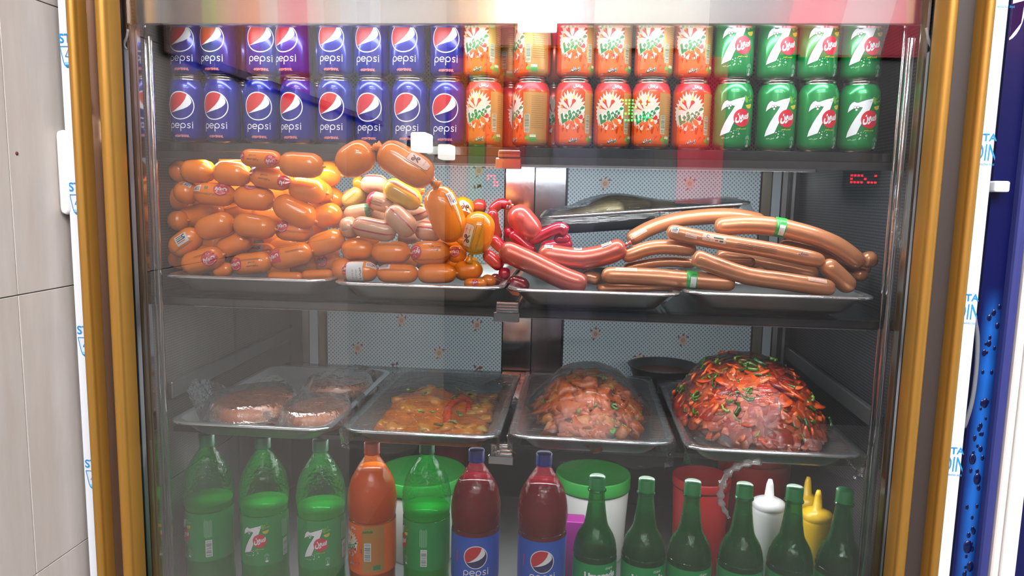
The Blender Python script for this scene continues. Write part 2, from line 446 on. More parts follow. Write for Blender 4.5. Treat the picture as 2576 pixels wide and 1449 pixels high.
t = thing('wall_poster', 'long colourful food poster high on the tiled side wall', 'poster', (WX + 0.001, -1.15, 1.72))
link('board', nbox(0.001, 0.012, -0.85, 0.85, 0, 1.1, .002, 1), mat('poster_brown', (120, 92, 74), .5), t, False)
P = Print(); xx = -840
for i, (w_, c_) in enumerate(((150, (110, 70, 50)), (70, (170, 180, 50)), (110, (206, 120, 110)), (130, (226, 130, 60)), (120, (235, 225, 215)), (230, (205, 40, 74)), (150, (232, 222, 206)), (170, (170, 160, 140)), (200, (196, 200, 204)), (180, (150, 152, 158)), (150, (220, 220, 222)))):
    P.poly([(xx, 20), (xx + w_, 20), (xx + w_ - 60, 1080), (xx - 60 if i else xx, 1080)], mat('poster_c%d_%d_%d' % c_, c_, .5), i); xx += w_
P.wrap(lambda u, v, l: Vector((0.0126 + l * .0001, -u / 1000, v / 1000))); P.done('picture', t)
# small lit things on the far side: shop lamps and LED signs
def wall_lamp(px, py, s, label, e=9.0, col=(255, 252, 244)):
    p = at(px, py, 3.45); t = thing('shop_lamp', label, 'lamp', (p.x, -3.50, p.z), 'lit shop lamps on the far wall')
    link('bracket', nbox(-s * .3, s * .3, -0.062, 0, -s * .3, s * .3), DARKM, t, False)
    link('glow_box', nbox(-s / 2, s / 2, 0, 0.03, -s / 2, s / 2, 0.008, 2), mat('lamp_box%d' % int(e), col, .5, emit=e), t)
for Y_, z_, s_, e_, lab in ((-2.55, 1.69, .085, 12, 'square white shop lamp on the tiled side wall'), (-3.25, 1.68, .08, 6, 'cream shop lamp on the tiled side wall near the far corner')):
    t = thing('shop_lamp', lab, 'lamp', (WX + 0.003, Y_, z_), 'lit shop lamps'); link('bracket', nbox(-.004, .02, -.03, .03, -.03, .03), DARKM, t, False)
    link('glow_box', nbox(.02, .10, -s_, s_, -s_ * .55, s_ * .55, .01, 2), mat('lamp_box%d' % e_, (255, 252, 244), .5, emit=e_), t)
wall_lamp(1352, 28, .24, 'large bright shop lamp above the dark grey sign', 14)
def led_sign(px, py, w, h, col, label, seed):
    p = at(px, py, 3.45); t = thing('led_sign', label, 'sign', (p.x, -3.50, p.z)); link('housing', nbox(-w / 2 - .02, w / 2 + .02, -0.066, 0, -h / 2 - .02, h / 2 + .02), DARKM, t, False)
    bm = bmesh.new(); r = random.Random(seed)
    for i in range(int(w / .02)):
        for j in range(int(h / .02)):
            if r.random() < .62: x, z = -w / 2 + .01 + i * .02, -h / 2 + .01 + j * .02; box(bm, x - .006, x + .006, 0, .004, z - .006, z + .006)
    link('diodes', bm, mat('diode_%d_%d' % (col[0], col[1]), col, .5, emit=9.0), t, False)['kind'] = 'stuff'
led_sign(1600, 276, .22, .14, (0, 255, 110), 'green LED sign glowing on the far wall', 1); led_sign(1240, 452, .09, .09, (255, 30, 50), 'small square red LED sign on the far wall', 2); led_sign(2178, 450, .16, .06, (255, 20, 50), 'small wide red LED sign on the far wall', 3)

# ================================================================== THE DISPLAY FRIDGE
FR = thing('display_fridge', 'tall gold-trimmed display fridge stocked with cans, sausages and bottles', 'fridge', (-0.12, 0.3, 0.0))
FRI = Matrix.Translation((0.12, -0.3, 0))
def part(name, bm, m, smooth=False):
    bm.transform(FRI); return link(name, bm, m, FR, smooth)
def X(px, Y): return at(px, 724, Y).x
ZB, ZT = 0.10, 2.02
WSTRIP = mat('white_laminate', (226, 231, 238), 0.28, 0, 0.2)
IL, IR, IB = -0.774, 0.541, 0.70              # inner faces of the cabinet
part('cabinet_base', nbox(-0.836, 0.57, 0.0, 0.72, 0.0, 0.63), mat('cabinet_grey', (96, 94, 92), 0.5))
part('cabinet_roof', nbox(-0.836, 0.57, 0.0, 0.72, 1.801, 2.02), mat('cabinet_grey', (96, 94, 92), 0.5))
part('white_frame', nbox(X(185, -.03), X(233, -.03), -0.03, 0.70, ZB, ZT, 0.001, 1), WSTRIP)
part('white_frame', nbox(X(2402, -.03), X(2464, -.03), -0.03, 0.70, ZB, ZT, 0.001, 1), WSTRIP)
def gold(px0, px1, Y):
    x0, x1 = X(px0, Y), X(px1, Y); c = (x0 + x1) / 2; w = (x1 - x0) / 2; bm = bmesh.new(); n = 14; A = []; B = []
    prof = [(-w, 0.03), (-w, 0.004), (-w * 0.86, 0.002), (-w * 0.80, -0.001)]
    prof += [(-w * 0.78 * cos(pi * i / n), -0.002 - 0.008 * sin(pi * i / n)) for i in range(n + 1)]
    prof += [(w * 0.80, -0.001), (w * 0.86, 0.002), (w, 0.004), (w, 0.03)]
    for u, v in prof:
        A.append(bm.verts.new((c + u, Y + v, ZB))); B.append(bm.verts.new((c + u, Y + v, ZT)))
    for i in range(len(prof) - 1): bm.faces.new((A[i], A[i + 1], B[i + 1], B[i]))
    bm.faces.new(B); bm.faces.new(A[::-1]); bmesh.ops.recalc_face_normals(bm, faces=bm.faces)
    o = part('gold_trim', bm, GOLD, True)
    m = o.modifiers.new('es', 'EDGE_SPLIT'); m.split_angle = radians(50)
gold(206, 233, -0.045); gold(274, 307, -0.045)
gold(2310, 2345, -0.045); gold(2402, 2433, -0.045)
# bronze glossy panel between the trims at the tiled side, plain brown at the other
bm = bmesh.new(); x0, x1 = X(230, -.02), X(277, -.02)
q = [bm.verts.new(v) for v in ((x0, -0.030, ZB), (x1, -0.020, ZB), (x1, -0.020, ZT), (x0, -0.030, ZT), (x0, 0.0, ZB), (x1, 0.0, ZB), (x1, 0.0, ZT), (x0, 0.0, ZT))]
for f in ((0, 1, 2, 3), (5, 4, 7, 6), (1, 5, 6, 2), (4, 0, 3, 7)): bm.faces.new([q[i] for i in f])
part('bronze_panel', bm, mat('bronze_glass', (120, 92, 74), 0.04, 0.75))
part('brown_panel', nbox(X(2343, -.025), X(2404, -.025), -0.025, 0.0, ZB, ZT), mat('brown_paint', (60, 52, 49), 0.5))
part('gasket', nbox(X(306, -.02), X(318, -.02), -0.030, 0.0, ZB, ZT), dotted('gasket_grey', (110, 108, 112), (165, 162, 172), 0.006, ax=(0, 2), size=0.25, metal=0))
part('gasket', nbox(X(318, -.015), X(326, -.015), -0.020, 0.0, ZB, ZT), DARKM)
part('gasket', nbox(X(2299, -.02), X(2312, -.02), -0.025, 0.0, ZB, ZT), mat('gasket_black', (40, 38, 38), 0.5))
# inner side jambs, light strips and shelf tubes
JAMB = mat('jamb_steel', (112, 112, 114), 0.22, 0.8)
part('side_jamb', nbox(-0.800, IL, 0.025, 0.045, 0.63, 1.80), JAMB)
part('side_jamb', nbox(IR, 0.565, 0.025, 0.045, 0.63, 1.80), JAMB)
LSTR = mat('strip_plastic', (178, 180, 186), 0.35)
zt = at(318, 122, 0.01).z
part('light_strip', nbox(X(326, .01), X(343, .01), 0.006, 0.02, 0.63, zt, 0.002, 1), LSTR)
zt = at(2330, 128, 0.01).z
part('light_strip', nbox(X(2284, .01), X(2297, .01), 0.006, 0.02, 0.63, zt, 0.002, 1), LSTR)
part('strip_cord', tube(bmesh.new(), spline([at(318, 124, .012), at(312, 112, .012), at(319, 92, .012), at(322, 74, .012)], 12), 0.0022, 6), WHITE, True)
part('strip_cord', tube(bmesh.new(), spline([at(2346, 124, .012), at(2336, 100, .012), at(2330, 70, .012)], 12), 0.0022, 6), WHITE, True)
def tube_post(px, Y, r, ztop, zlow=0.63, m=CHROME):
    x = X(px, Y); bm = bmesh.new(); tube(bm, [(x, Y, zlow), (x, Y, ztop - r), (x, Y, ztop)], [r, r, r * .5], 14)
    part('shelf_post', bm, m, True)
tube_post(402, .045, 0.005, at(380, 86, .045).z); tube_post(391, .062, 0.003, 1.79)
tube_post(2238, .045, 0.006, at(2282, 88, .045).z); tube_post(2222, .058, 0.003, 1.79); tube_post(2262, .05, 0.003, 1.79, m=STEEL)
part('channel', nbox(X(352, .03), X(359, .03), 0.03, 0.05, 0.63, 1.79), STEEL)
part('channel', nbox(X(368, .04), X(372, .04), 0.04, 0.05, 0.63, 1.79), CHROME)
part('channel', nbox(X(2272, .03), X(2279, .03), 0.03, 0.05, 0.63, 1.79), STEEL)
# steel valance over the opening
part('valance', nbox(-0.772, 0.515, 0.020, 0.040, 1.716, 1.760, 0.003, 2), mat('valance_steel', (214, 214, 216), 0.16, 1.0))
part('top_frame', nbox(-0.775, 0.530, 0.004, 0.060, 1.7615, 1.81), mat('top_frame_grey', (78, 76, 80), 0.4))
part('led_tube', nbox(-0.70, 0.49, 0.042, 0.058, 1.732, 1.742), mat('tube_plastic', (235, 238, 240), 0.4))
# walls inside
part('side_wall', nbox(IL - 0.02, IL, 0.045, IB, 0.63, 1.80), dotted('ribbed_grey', (92, 90, 88), (116, 114, 112), 0.0052, size=0.33, metal=0.3))
part('side_wall', nbox(IR, IR + 0.02, 0.045, IB, 0.63, 1.80), dotted('mesh_dark', (46, 48, 54), (112, 114, 122), 0.0058, size=0.22, metal=0.3))
RAILM = mat('rail_grey', (108, 110, 112), 0.3, 0.5)
for x0, x1 in ((IL, IL + 0.012), (IR - 0.012, IR)):
    part('shelf_rail', nbox(x0, x1, 0.10, IB, 1.045, 1.078, 0.002, 1), RAILM)
part('back_wall', nbox(IL, IR, IB, IB + 0.02, 0.63, 1.80), mat('back_dark', (62, 66, 70), 0.4, 0.3))
def XB(px): return at(px, 600, 0.675).x
for p0, p1, m in ((757, 773, STEEL), (775, 796, mat('frame_pale', (176, 186, 192), 0.35)), (799, 814, mat('frame_brown', (110, 90, 66), 0.4)),
                  (1270, 1341, CHROME), (1344, 1419, mat('column_steel', (150, 150, 156), 0.18, 1.0)), (1909, 1932, mat('frame_olive', (120, 116, 100), 0.35, 0.4)), (1935, 1956, mat('frame_pale', (176, 186, 192), 0.35)), (1960, 1972, STEEL), (1985, 1992, STEEL)):
    part('back_frame', nbox(XB(p0), XB(p1), 0.675, IB, 0.85, 1.79), m)
part('back_frame', nbox(XB(800), XB(1930), 0.670, IB, 0.90, 0.93), STEEL)
part('back_frame', nbox(XB(800), XB(1930), 0.674, IB, 0.86, 0.885), RAILM)
WP = wallpaper()
ROSE = mat('rose_pale', (206, 180, 164), 0.5); ROSE2 = mat('rose_mid', (182, 146, 130), 0.5); LEAF = mat('rose_leaf', (136, 78, 70), 0.5)
def rose(panel_x, px, py, kind=0):
    P = Print(); rnd = random.Random(px)
    if kind < 2:
        for i in range(7):
            a = 2 * pi * i / 7 + rnd.uniform(-.3, .3); P.disc(7 * cos(a), 8 * sin(a), rnd.uniform(5, 6.5), rnd.uniform(3.5, 4.5), ROSE, 1 + i * .2, a + pi / 2, 12)
        for i in range(4):
            a = 2 * pi * i / 4 + rnd.uniform(-.4, .4); P.disc(3 * cos(a), 3.4 * sin(a), 4, 2.4, ROSE2, 3 + i * .2, a + pi / 2, 10)
        for a in (.7, 1.5, 2.5, 4.4): P.disc(14 * cos(a), 14 * sin(a), 4.5, 2, LEAF, 0.5, a + rnd.uniform(-.8, .8), 10)
    else:
        for i in range(4): P.disc(rnd.uniform(-12, 12), rnd.uniform(-5, 5), 5.5, 2.4, LEAF, 0.5, rnd.uniform(.6, 2.4), 10)
    c = at(px, py, 0.678) - Vector((panel_x, 0, 0))
    P.wrap(lambda u, v, l: Vector((c.x + u / 1000, -0.0004 - l * 0.0001, c.z + v / 1000)))
    return P
for x0, x1, fl in ((XB(820), XB(1266), ((1205, 430, 1), (1205, 470, 2), (905, 765, 2), (1090, 768, 2), (900, 876, 0), (1105, 888, 0), (1010, 806, 1), (1200, 818, 1), (1200, 926, 2), (995, 917, 2), (830, 420, 0))),
                   (XB(1425), XB(1905), ((1522, 462, 0), (1735, 462, 0), (1527, 402, 2), (1735, 402, 2), (1615, 502, 2), (1840, 506, 2), (1498, 840, 0), (1608, 905, 0), (1612, 788, 1), (1718, 856, 0)))):
    xc = (x0 + x1) / 2
    o = link('wallpaper_panel', nbox(x0 - xc, x1 - xc, 0.0, 0.012, 0.935, 1.785), WP, FR, False); o.location = (xc + 0.12, 0.678 - 0.3, 0)
    for f in fl: rose(xc, *f).done('flower_print', o)
# glass shelves in two halves with chrome clips at the joint
for z1, th, yf in ((1.528, 0.016, 0.094), (1.251, 0.012, 0.045), (0.986, 0.009, 0.112)):
    part('shelf', nbox(IL + 0.003, -0.112, yf, 0.665, z1 - th, z1, 0.001, 1), SHELFG)
    part('shelf', nbox(-0.108, IR - 0.003, yf, 0.665, z1 - th, z1, 0.001, 1), SHELFG)
part('shelf_edge', nbox(IL + 0.003, IR - 0.003, 0.0965, 0.112, 1.511, 1.5275, 0.001, 1), mat('edge_dark', (58, 60, 62), 0.3, 0.4))
part('light_shield', nbox(IL + 0.003, IR - 0.003, 0.0942, 0.0962, 1.4985, 1.5115), mat('edge_dark', (58, 60, 62), 0.3, 0.4))  # added lip, screens the glow of the added light behind it
part('shelf_edge', nbox(IL + 0.003, IR - 0.003, 0.060, 0.076, 1.234, 1.2505, 0.001, 1), mat('edge_dark', (58, 60, 62), 0.3, 0.4))
for (x0, y0, x1, y1, ym) in ((1247, 380, 1311, 425, 397), (1242, 758, 1306, 812, 785), (1229, 1113, 1291, 1171, 1146)):
    yc = .036 if y0 < 1000 else .062
    a, b, c = at(x0, y0, yc), at(x1, y1, yc), at(x0, ym, yc)
    o = part('shelf_clip', nbox(a.x, b.x, yc, yc + 0.009, b.z, c.z, 0.0012, 1), CHROME)
    bm = bmesh.new(); box(bm, a.x + .005, b.x - .001, yc - .006, yc + .009, c.z + .001, a.z, 0.001, 1)
    for k in range(3): box(bm, a.x + .006, b.x - .002, yc - .009, yc - .005, c.z + .003 + k * (a.z - c.z - .004) / 3, c.z + .0045 + k * (a.z - c.z - .004) / 3 + .003, 0.0005, 1)
    bm.transform(FRI); l = link('clip_jaw', bm, CHROME, o, False)
part('added_light_bar', nbox(-0.70, 0.49, 0.098, 0.108, 1.505, 1.5115), mat('tube_plastic', (235, 238, 240), 0.4))  # housings for the added under-shelf lights
part('added_light_bar', nbox(-0.70, 0.49, 0.415, 0.425, 1.505, 1.5115), mat('tube_plastic', (235, 238, 240), 0.4))
part('added_light_bar', nbox(-0.70, 0.49, 0.202, 0.208, 0.969, 0.9755), mat('tube_plastic', (235, 238, 240), 0.4))
part('added_light_bar', nbox(-0.70, 0.49, 0.077, 0.083, 1.230, 1.2385), mat('tube_plastic', (235, 238, 240), 0.4))
# sliding glass door
part('glass_door', nbox(X(318, -.004), X(2306, -.004), -0.0080, -0.0040, 0.55, 1.80), GLASS)
# protective-film print on the white frame
BLUE = mat('film_blue', (30, 140, 205), 0.4); PALEB = mat('film_pale_blue', (150, 205, 235), 0.4)
def fprint(P, px, py, name):
    c = at(px, py, -0.031) + Vector((0.12, -0.3, 0))
    P.wrap(lambda u, v, l: Vector((c.x + u / 1000, -0.3308 - l * 0.0001, c.z + v / 1000))); P.done(name, FR)
for px, py in ((147, 96), (172, 470), (193, 830), (213, 1166)):
    P = Print(); P.text('ST', 11, 0, 15, BLUE, 0, 0, 0.02)
    P.clip(x1=19); fprint(P, px, py, 'lettering')
    P = Print()
    P.stroke([(1.5, -13), (30, -13)], 1.4, BLUE); P.stroke([(1.5, -13), (6, -36), (8, -42), (12, -46), (30, -46)], 1.4, BLUE)
    P.stroke([(10, -29), (16, -17), (22, -29), (10, -29)], 1.3, BLUE, 1); P.poly([(7, -38), (30, -36), (30, -46), (12, -46), (9, -42)], PALEB, -1); P.poly([(9, -42), (30, -41), (30, -46), (12, -46)], BLUE, 0)
    P.clip(x1=19); fprint(P, px, py, 'shield_emblem')
for px, py in ((2464, 345), (2420, 748), (2384, 1133)):
    P = Print(); P.text('TA', 15, 0, 11, BLUE, 0, 0, 0.02, 0, 20); P.text('DIN', 11.5, -22, 24, BLUE, 0, -.03, 0.0, 0.0, 31); P.text('Deutsches Institut', 14, -39, 4, BLUE, 0, -.04, 0, 0, 32)
    P.clip(x0=1, x1=25); fprint(P, px, py, 'lettering')
P = Print(); P.text('Deutsches Institut', 14, -39, 4, BLUE, 0, -.04, 0, 0, 32); P.clip(x0=1, x1=25); fprint(P, 2515, -55, 'lettering')
P = Print(); P.text('TA', 15, 0, 11, BLUE); P.clip(x1=24); fprint(P, 2345, 1520, 'lettering')

# ================================================================== COLA COOLER next door
CC = thing('cola_cooler', 'dark blue drink cooler with water-drop graphics beside the gold-trimmed fridge', 'fridge', (0.9, 0.3, 0))
CI = Matrix.Translation((-0.9, -0.3, 0))
def cpart(name, bm, m, smooth=False): bm.transform(CI); return link(name, bm, m, CC, smooth)
NAVY = mat('cooler_navy', (14, 20, 74), 0.25, 0, 0.3)
xa, xb, xc = X(2466, 0.0), X(2522, 0.0), X(2567, -0.02)
cpart('cabinet', nbox(xa, 1.25, 0.005, 0.62, 0.05, 2.05), NAVY)
gm = mat('cooler_graphic', (20, 60, 150), 0.25, 0, 0.3)
g = G(gm); tc = g.N.new('ShaderNodeTexCoord'); sp = g.N.new('ShaderNodeSeparateXYZ'); g.K(tc.outputs['Object'], sp.inputs[0])
bx = g.m('SUBTRACT', 1.0, g.m('ABSOLUTE', g.m('DIVIDE', g.m('SUBTRACT', sp.outputs[0], (xa * 0.40 + xb * 0.60) - 0.9), (xb - xa) * 0.50)))
hz = g.N.new('ShaderNodeMapRange'); hz.inputs[1].default_value = 1.32; hz.inputs[2].default_value = 1.25; g.K(sp.outputs[2], hz.inputs[0])
fc = g.m('MULTIPLY', g.m('MAXIMUM', bx, 0.0), hz.outputs[0])
nz = g.N.new('ShaderNodeTexNoise'); nz.inputs['Scale'].default_value = 22; g.K(tc.outputs['Object'], nz.inputs['Vector'])
fc = g.m('MULTIPLY', fc, g.m('ADD', g.m('MULTIPLY', nz.outputs['Fac'], 1.0), 0.5))
fc.node.use_clamp = True
g.K(g.mix(fc, lin((8, 14, 70)), lin((26, 92, 176))), gm.node_tree.nodes['Principled BSDF'].inputs['Base Color'])
cpart('graphic_panel', nbox(xa, xb, -0.004, 0.004, 0.05, 2.05), gm)
bm = bmesh.new(); rnd = random.Random(3)
for i in range(64):
    z = rnd.uniform(0.72, 1.30) if i > 8 else rnd.uniform(0.80, 1.2); s = (0.0026 if i > 8 else 0.0052) * rnd.uniform(0.6, 1.3)
    x = rnd.uniform(xa + .012, xb - .004)
    me_ = bmesh.ops.create_uvsphere(bm, u_segments=10, v_segments=6, radius=1)
    for v in me_['verts']: v.co = Vector((x + v.co.x * s, -0.0045 + v.co.y * s * .35, z + v.co.z * s * 1.7))
cpart('water_drops', bm, mat('drop_navy', (6, 14, 60), 0.12, 0, 0.5), True)['kind'] = 'stuff'
cpart('door_frame', nbox(xb, xc, -0.022, 0.004, 0.05, 2.05, 0.006, 2), mat('cooler_frame', (52, 58, 118), 0.35))
cpart('white_trim', nbox(xc, xc + 0.012, -0.026, 0.0, 0.05, 2.05, 0.002, 1), mat('trim_beige', (222, 214, 208), 0.4))
cpart('white_trim', nbox(xc + 0.0125, xc + 0.035, -0.030, 0.0, 0.05, 2.05, 0.003, 2), mat('white_plastic', (232, 232, 230), 0.3))
a, b = at(2497, 455, -0.02), at(2533, 484, -0.02)
cpart('latch', nbox(a.x, b.x, -0.028, 0.0, b.z, a.z, 0.003, 2), mat('white_plastic', (232, 232, 230), 0.3))
P = Print(); P.disc(0, 0, 24, 46, WHITE, 1); P.poly([(-22, 10), (22, 30), (10, 46), (-10, 44), (-20, 28)], mat('cola_red', (190, 24, 44), 0.35), 2); P.poly([(-22, 0), (22, 12), (20, -20), (4, -44), (-16, -34)], mat('drop_navy', (6, 14, 60), 0.12), 2)
c = at(2538, 22, -0.006) + Vector((-0.9, -0.3, 0)); P.clip(x0=(xa + 0.002 - c.x - 0.9) * 1000)
P.wrap(lambda u, v, l: Vector((c.x + u / 1000, -0.3042 - l * .0003, c.z + v / 1000))); P.done('globe_emblem', CC)
tag(link('power_cord', tube(bmesh.new(), spline([at(2452, 800, -.018), at(2459, 850, -.016), at(2456, 930, -.016), at(2445, 1010, -.016), at(2426, 1075, -.012)], 30), 0.0032, 8), mat('cord_grey', (110, 112, 118), 0.5)), 'grey power cord hanging between the white frame and blue cooler', 'cord')
#@@CANS
# ================================================================== DRINK CANS
def shift(P, dx, dy, sc=1.0):
    for v in P.bm.verts: v.co.x = v.co.x * sc + dx; v.co.y = v.co.y * sc + dy
    return P
RED = mat('print_red', (196, 34, 48), 0.35); PRED = mat('caption_red', (222, 60, 60), 0.4); PALE = mat('caption_pale', (236, 200, 210), 0.4)
def globe(P, x, y, R, navy=None, white=WHITE, red=RED):
    cir = lambda a0, a1, n=20: [(x + R * .93 * cos(radians(a0 + (a1 - a0) * i / n)), y + R * .93 * sin(radians(a0 + (a1 - a0) * i / n))) for i in range(n + 1)]
    S = lambda l: [(x + R * a, y + R * b) for a, b in l]
    if navy: P.disc(x, y, R * .95, R * .95, navy, 0, 0, 48)
    P.poly(cir(57, 214) + S([(-.5, -.40), (-.22, -.22), (.06, 0), (.26, .24), (.40, .48), (.47, .66)]), red, 1)
    P.poly(S([(-.78, -.51), (-.5, -.40), (-.22, -.22), (.06, 0), (.26, .24), (.40, .48), (.50, .78), (.62, .69), (.72, .56), (.80, .38), (.80, .22), (.70, .06), (.52, -.10), (.26, -.24), (-.1, -.36), (-.45, -.45)]), white, 1.5)
    P.ring(x, y, R * .93, R, white, 2, 0, 2 * pi, 56)
    return P
def arc(cx, cy, r, a0, a1, n=14, ry=None):
    return [(cx + r * cos(radians(a0 + (a1 - a0) * i / n)), cy + (ry or r) * sin(radians(a0 + (a1 - a0) * i / n))) for i in range(n + 1)]
def pepsi_word(P, x, y, h, m=WHITE, w=None):
    """rounded lower-case lettering, h = x-height, drawn with a pen of width w"""
    w = w or h * 0.17; r = h / 2; ls = h * 1.14; X0 = x - ls * 2.05
    for k in (0, 2):
        cx = X0 + k * ls + r
        P.stroke(arc(cx, y, r - w / 2, 0, 360, 28), w, m); P.stroke([(cx - r + w / 2, y), (cx - r + w / 2, y - h * 1.06)], w, m, .3)
    cx = X0 + ls + r; P.stroke(arc(cx, y, r - w / 2, 0, 318, 26), w, m); P.stroke([(cx - r + w, y), (cx + r - w / 2, y)], w, m, .3)
    cx = X0 + 3 * ls + r * .86; q = r / 2
    P.stroke([(cx + r * .62, y + r * .70)] + arc(cx, y + q - w * .25, q * 1.0 - w / 4, 60, 270, 12)[2:] + arc(cx, y - q + w * .25, q * 1.0 - w / 4, 90, -130, 12)[1:] + [(cx - r * .66, y - r * .74)], w, m)
    cx = X0 + 4 * ls - r * .08; P.stroke([(cx, y + r), (cx, y - r)], w, m); P.disc(cx, y + r * 1.42, w * .62, w * .62, m)
    return P
def original(P, x, y, h):
    P.text('ORIGINAL', x, y, h, PALE, 0, 0, 0.09, 0.25, h * 5.6, 1); P.text('ORIGINAL', x, y, h * .92, PRED, 1, 0, 0.015, 0.25, h * 5.4, 1)
    return P

CAN_R, CAN_H = 0.033, 0.119
BODY = [(0.0262, 0.0035), (0.0300, 0.0065), (0.0322, 0.0100), (CAN_R, 0.0150), (CAN_R, 0.060), (CAN_R, 0.0960), (0.0324, 0.1005), (0.0305, 0.1060), (0.0283, 0.1110), (0.0272, 0.1128)]
def can_r(z):
    for (r0, z0), (r1, z1) in zip(BODY, BODY[1:]):
        if z <= z1: return r0 + (r1 - r0) * max(0, (z - z0)) / (z1 - z0)
    return BODY[-1][0]
ALU = mat('can_aluminium', (200, 196, 192), 0.22, 1.0)
def can_proto(name, bodym, prints):
    r = thing(name, 'x', 'can')
    link('can_body', lathe(BODY, 40), bodym, r)
    link('can_lid', lathe([(0.0272, 0.1128), (0.0266, 0.1145), (0.0274, 0.1160), (0.0280, 0.1178), (0.0272, 0.1190), (0.0258, 0.1185), (0.0250, 0.1150), (0.0, 0.1145)], 36), ALU, r)
    link('can_base', lathe([(0.0, 0.004), (0.020, 0.003), (0.0235, 0.0), (0.0250, 0.0004), (0.0262, 0.0035)], 36), ALU, r)
    for nm, P in prints:
        P.cut(3.0, 'xy').wrap(on_lathe(can_r)); P.done(nm, r)
    return r
# --- cola
COLA = mat('cola_blue', (16, 32, 146), 0.24, 0.35, 0.4)
cola = can_proto('cola_can', COLA, [('globe_emblem', globe(Print(), 0, 66, 25.2)), ('lettering', pepsi_word(Print(), 0.5, 30, 9.4, WHITE, 1.35)), ('caption', original(Print(), 1, 11.5, 5.0))])
# --- lemon-lime
LIME = mat('lime_green', (16, 142, 72), 0.24, 0.35, 0.4); LEM = mat('lemon_yellow', (226, 206, 40), 0.4); LEMD = mat('lemon_dark', (172, 150, 20), 0.4); LGR = mat('leaf_lime', (96, 170, 50), 0.4); DKG = mat('deep_green', (10, 70, 40), 0.4)
def seven(P, dx=0.0, dy=0.0, s=1.0):
    q = lambda l: [(dx + s * (x - 1270) / 4.85, dy + s * (1165 - y) / 4.75) for x, y in l]
    o7 = [(1149, 850), (1154, 820), (1163, 795), (1180, 774), (1198, 766), (1208, 774), (1226, 776), (1252, 766), (1288, 754), (1318, 747), (1343, 741), (1338, 768), (1322, 815), (1300, 868), (1270, 920), (1247, 970), (1229, 1020), (1150, 1048), (1160, 1005), (1186, 945), (1216, 890), (1246, 842), (1262, 812), (1238, 808), (1212, 812), (1188, 822), (1165, 836)]
    cxm = sum(p[0] for p in o7) / len(o7); cym = sum(p[1] for p in o7) / len(o7)
    pts = q(o7)
    P.stroke(pts + [pts[0]], 1.6 * s, DKG, 0); P.poly(pts, WHITE, 1)
    for x, y in ((1205, 812), (1226, 810), (1216, 830)):
        c = q([(x, y)])[0]; P.disc(c[0], c[1], 2.3 * s, 2.3 * s, DKG, 1.6, 0, 14); P.disc(c[0], c[1], 1.7 * s, 1.7 * s, WHITE, 2, 0, 14)
    c = q([(1322, 768)])[0]; P.stroke([(c[0] - 2 * s, c[1]), (c[0] - .6 * s, c[1] + .6 * s), (c[0] + .6 * s, c[1] - .2 * s), (c[0] + 2 * s, c[1] + .5 * s)], .5 * s, DKG, 2)
    c = q([(1325, 905)])[0]; P.disc(c[0], c[1], 14.6 * s, 15 * s, mat('seven_red', (208, 32, 56), 0.35), 2.5, 0, 40)
    P.text(fa('سون'), c[0] + .5 * s, c[1] + 0.5 * s, 16.5 * s, WHITE, 3.5, 0.16, 0.045, 0.25, 24 * s)
    c = q([(1385, 800)])[0]
    P.poly(arc(c[0], c[1], 6.5 * s, 190, 380, 14, 6.2 * s), LEM, 1); P.ring(c[0], c[1], 5.2 * s, 5.7 * s, LEMD, 1.6, radians(192), radians(376), 14)
    for a in (225, 262, 300, 338): P.stroke([(c[0], c[1] - .6 * s), (c[0] + 5 * s * cos(radians(a)), c[1] + 5 * s * sin(radians(a)))], .5 * s, LEMD, 1.6)
    c = q([(1367, 762)])[0]; P.disc(c[0] - 2.5 * s, c[1] + 1 * s, 3.4 * s, 6.5 * s, LGR, 0, .4, 16)
    rnd = random.Random(5)
    for i in range(8):
        c = q([(1392 + rnd.uniform(-16, 28), 735 + rnd.uniform(-20, 38))])[0]; r = rnd.uniform(.5, 1.1) * s
        P.ring(c[0], c[1], r * .6, r, LEM, 1, 0, 2 * pi, 10)
    for i in range(13):
        c = q([(1272 + rnd.uniform(-34, 36), 1025 + rnd.uniform(-28, 38))])[0]; r = rnd.uniform(.4, 1.3) * s
        if i % 3 == 0: P.ring(c[0], c[1], r * .9, r * 1.5, WHITE, 1, 0, 2 * pi, 12)
        else: P.disc(c[0], c[1], r, r, (LEM, WHITE, LGR)[i % 3], 1, 0, 8)
    c = q([(1325, 990)])[0]; P.text(fa('لیمو و لیمو'), c[0], c[1], 3.4 * s, LEM, 1, .03, 0.03, 0, 17 * s, 1)
    c = q([(1197, 1066)])[0]; P.text(fa('اصل ۱۹۲۹'), c[0], c[1], 3.0 * s, WHITE, 1, .12, 0.0, 0, 13 * s, 1)
    c = q([(1393, 1085)])[0]
    for r in (3.2, 4.4, 5.6): P.ring(c[0], c[1] - 1 * s, r * s, (r + .45) * s, mat('badge_grey', (150, 196, 170), .4), 1, radians(25), radians(155), 14, 1.6)
    P.stroke([(c[0] - 4.2 * s, c[1]), (c[0] - 4.2 * s, c[1] - 10 * s), (c[0] + 4.2 * s, c[1] - 10 * s), (c[0] + 4.2 * s, c[1])], .5 * s, mat('badge_grey', (150, 196, 170), .4), 1)
    P.disc(c[0], c[1] - 8.5 * s, 3.2 * s, 2.2 * s, WHITE, 1.4, 0, 14); P.rect(c[0] - 1.2 * s, c[1] - 7 * s, c[0] + 1.2 * s, c[1] + 1 * s, mat('badge_grey', (150, 196, 170), .4), 1.2)
    return P
lime = can_proto('lemon_lime_can', LIME, [('emblem', seven(Print()))])
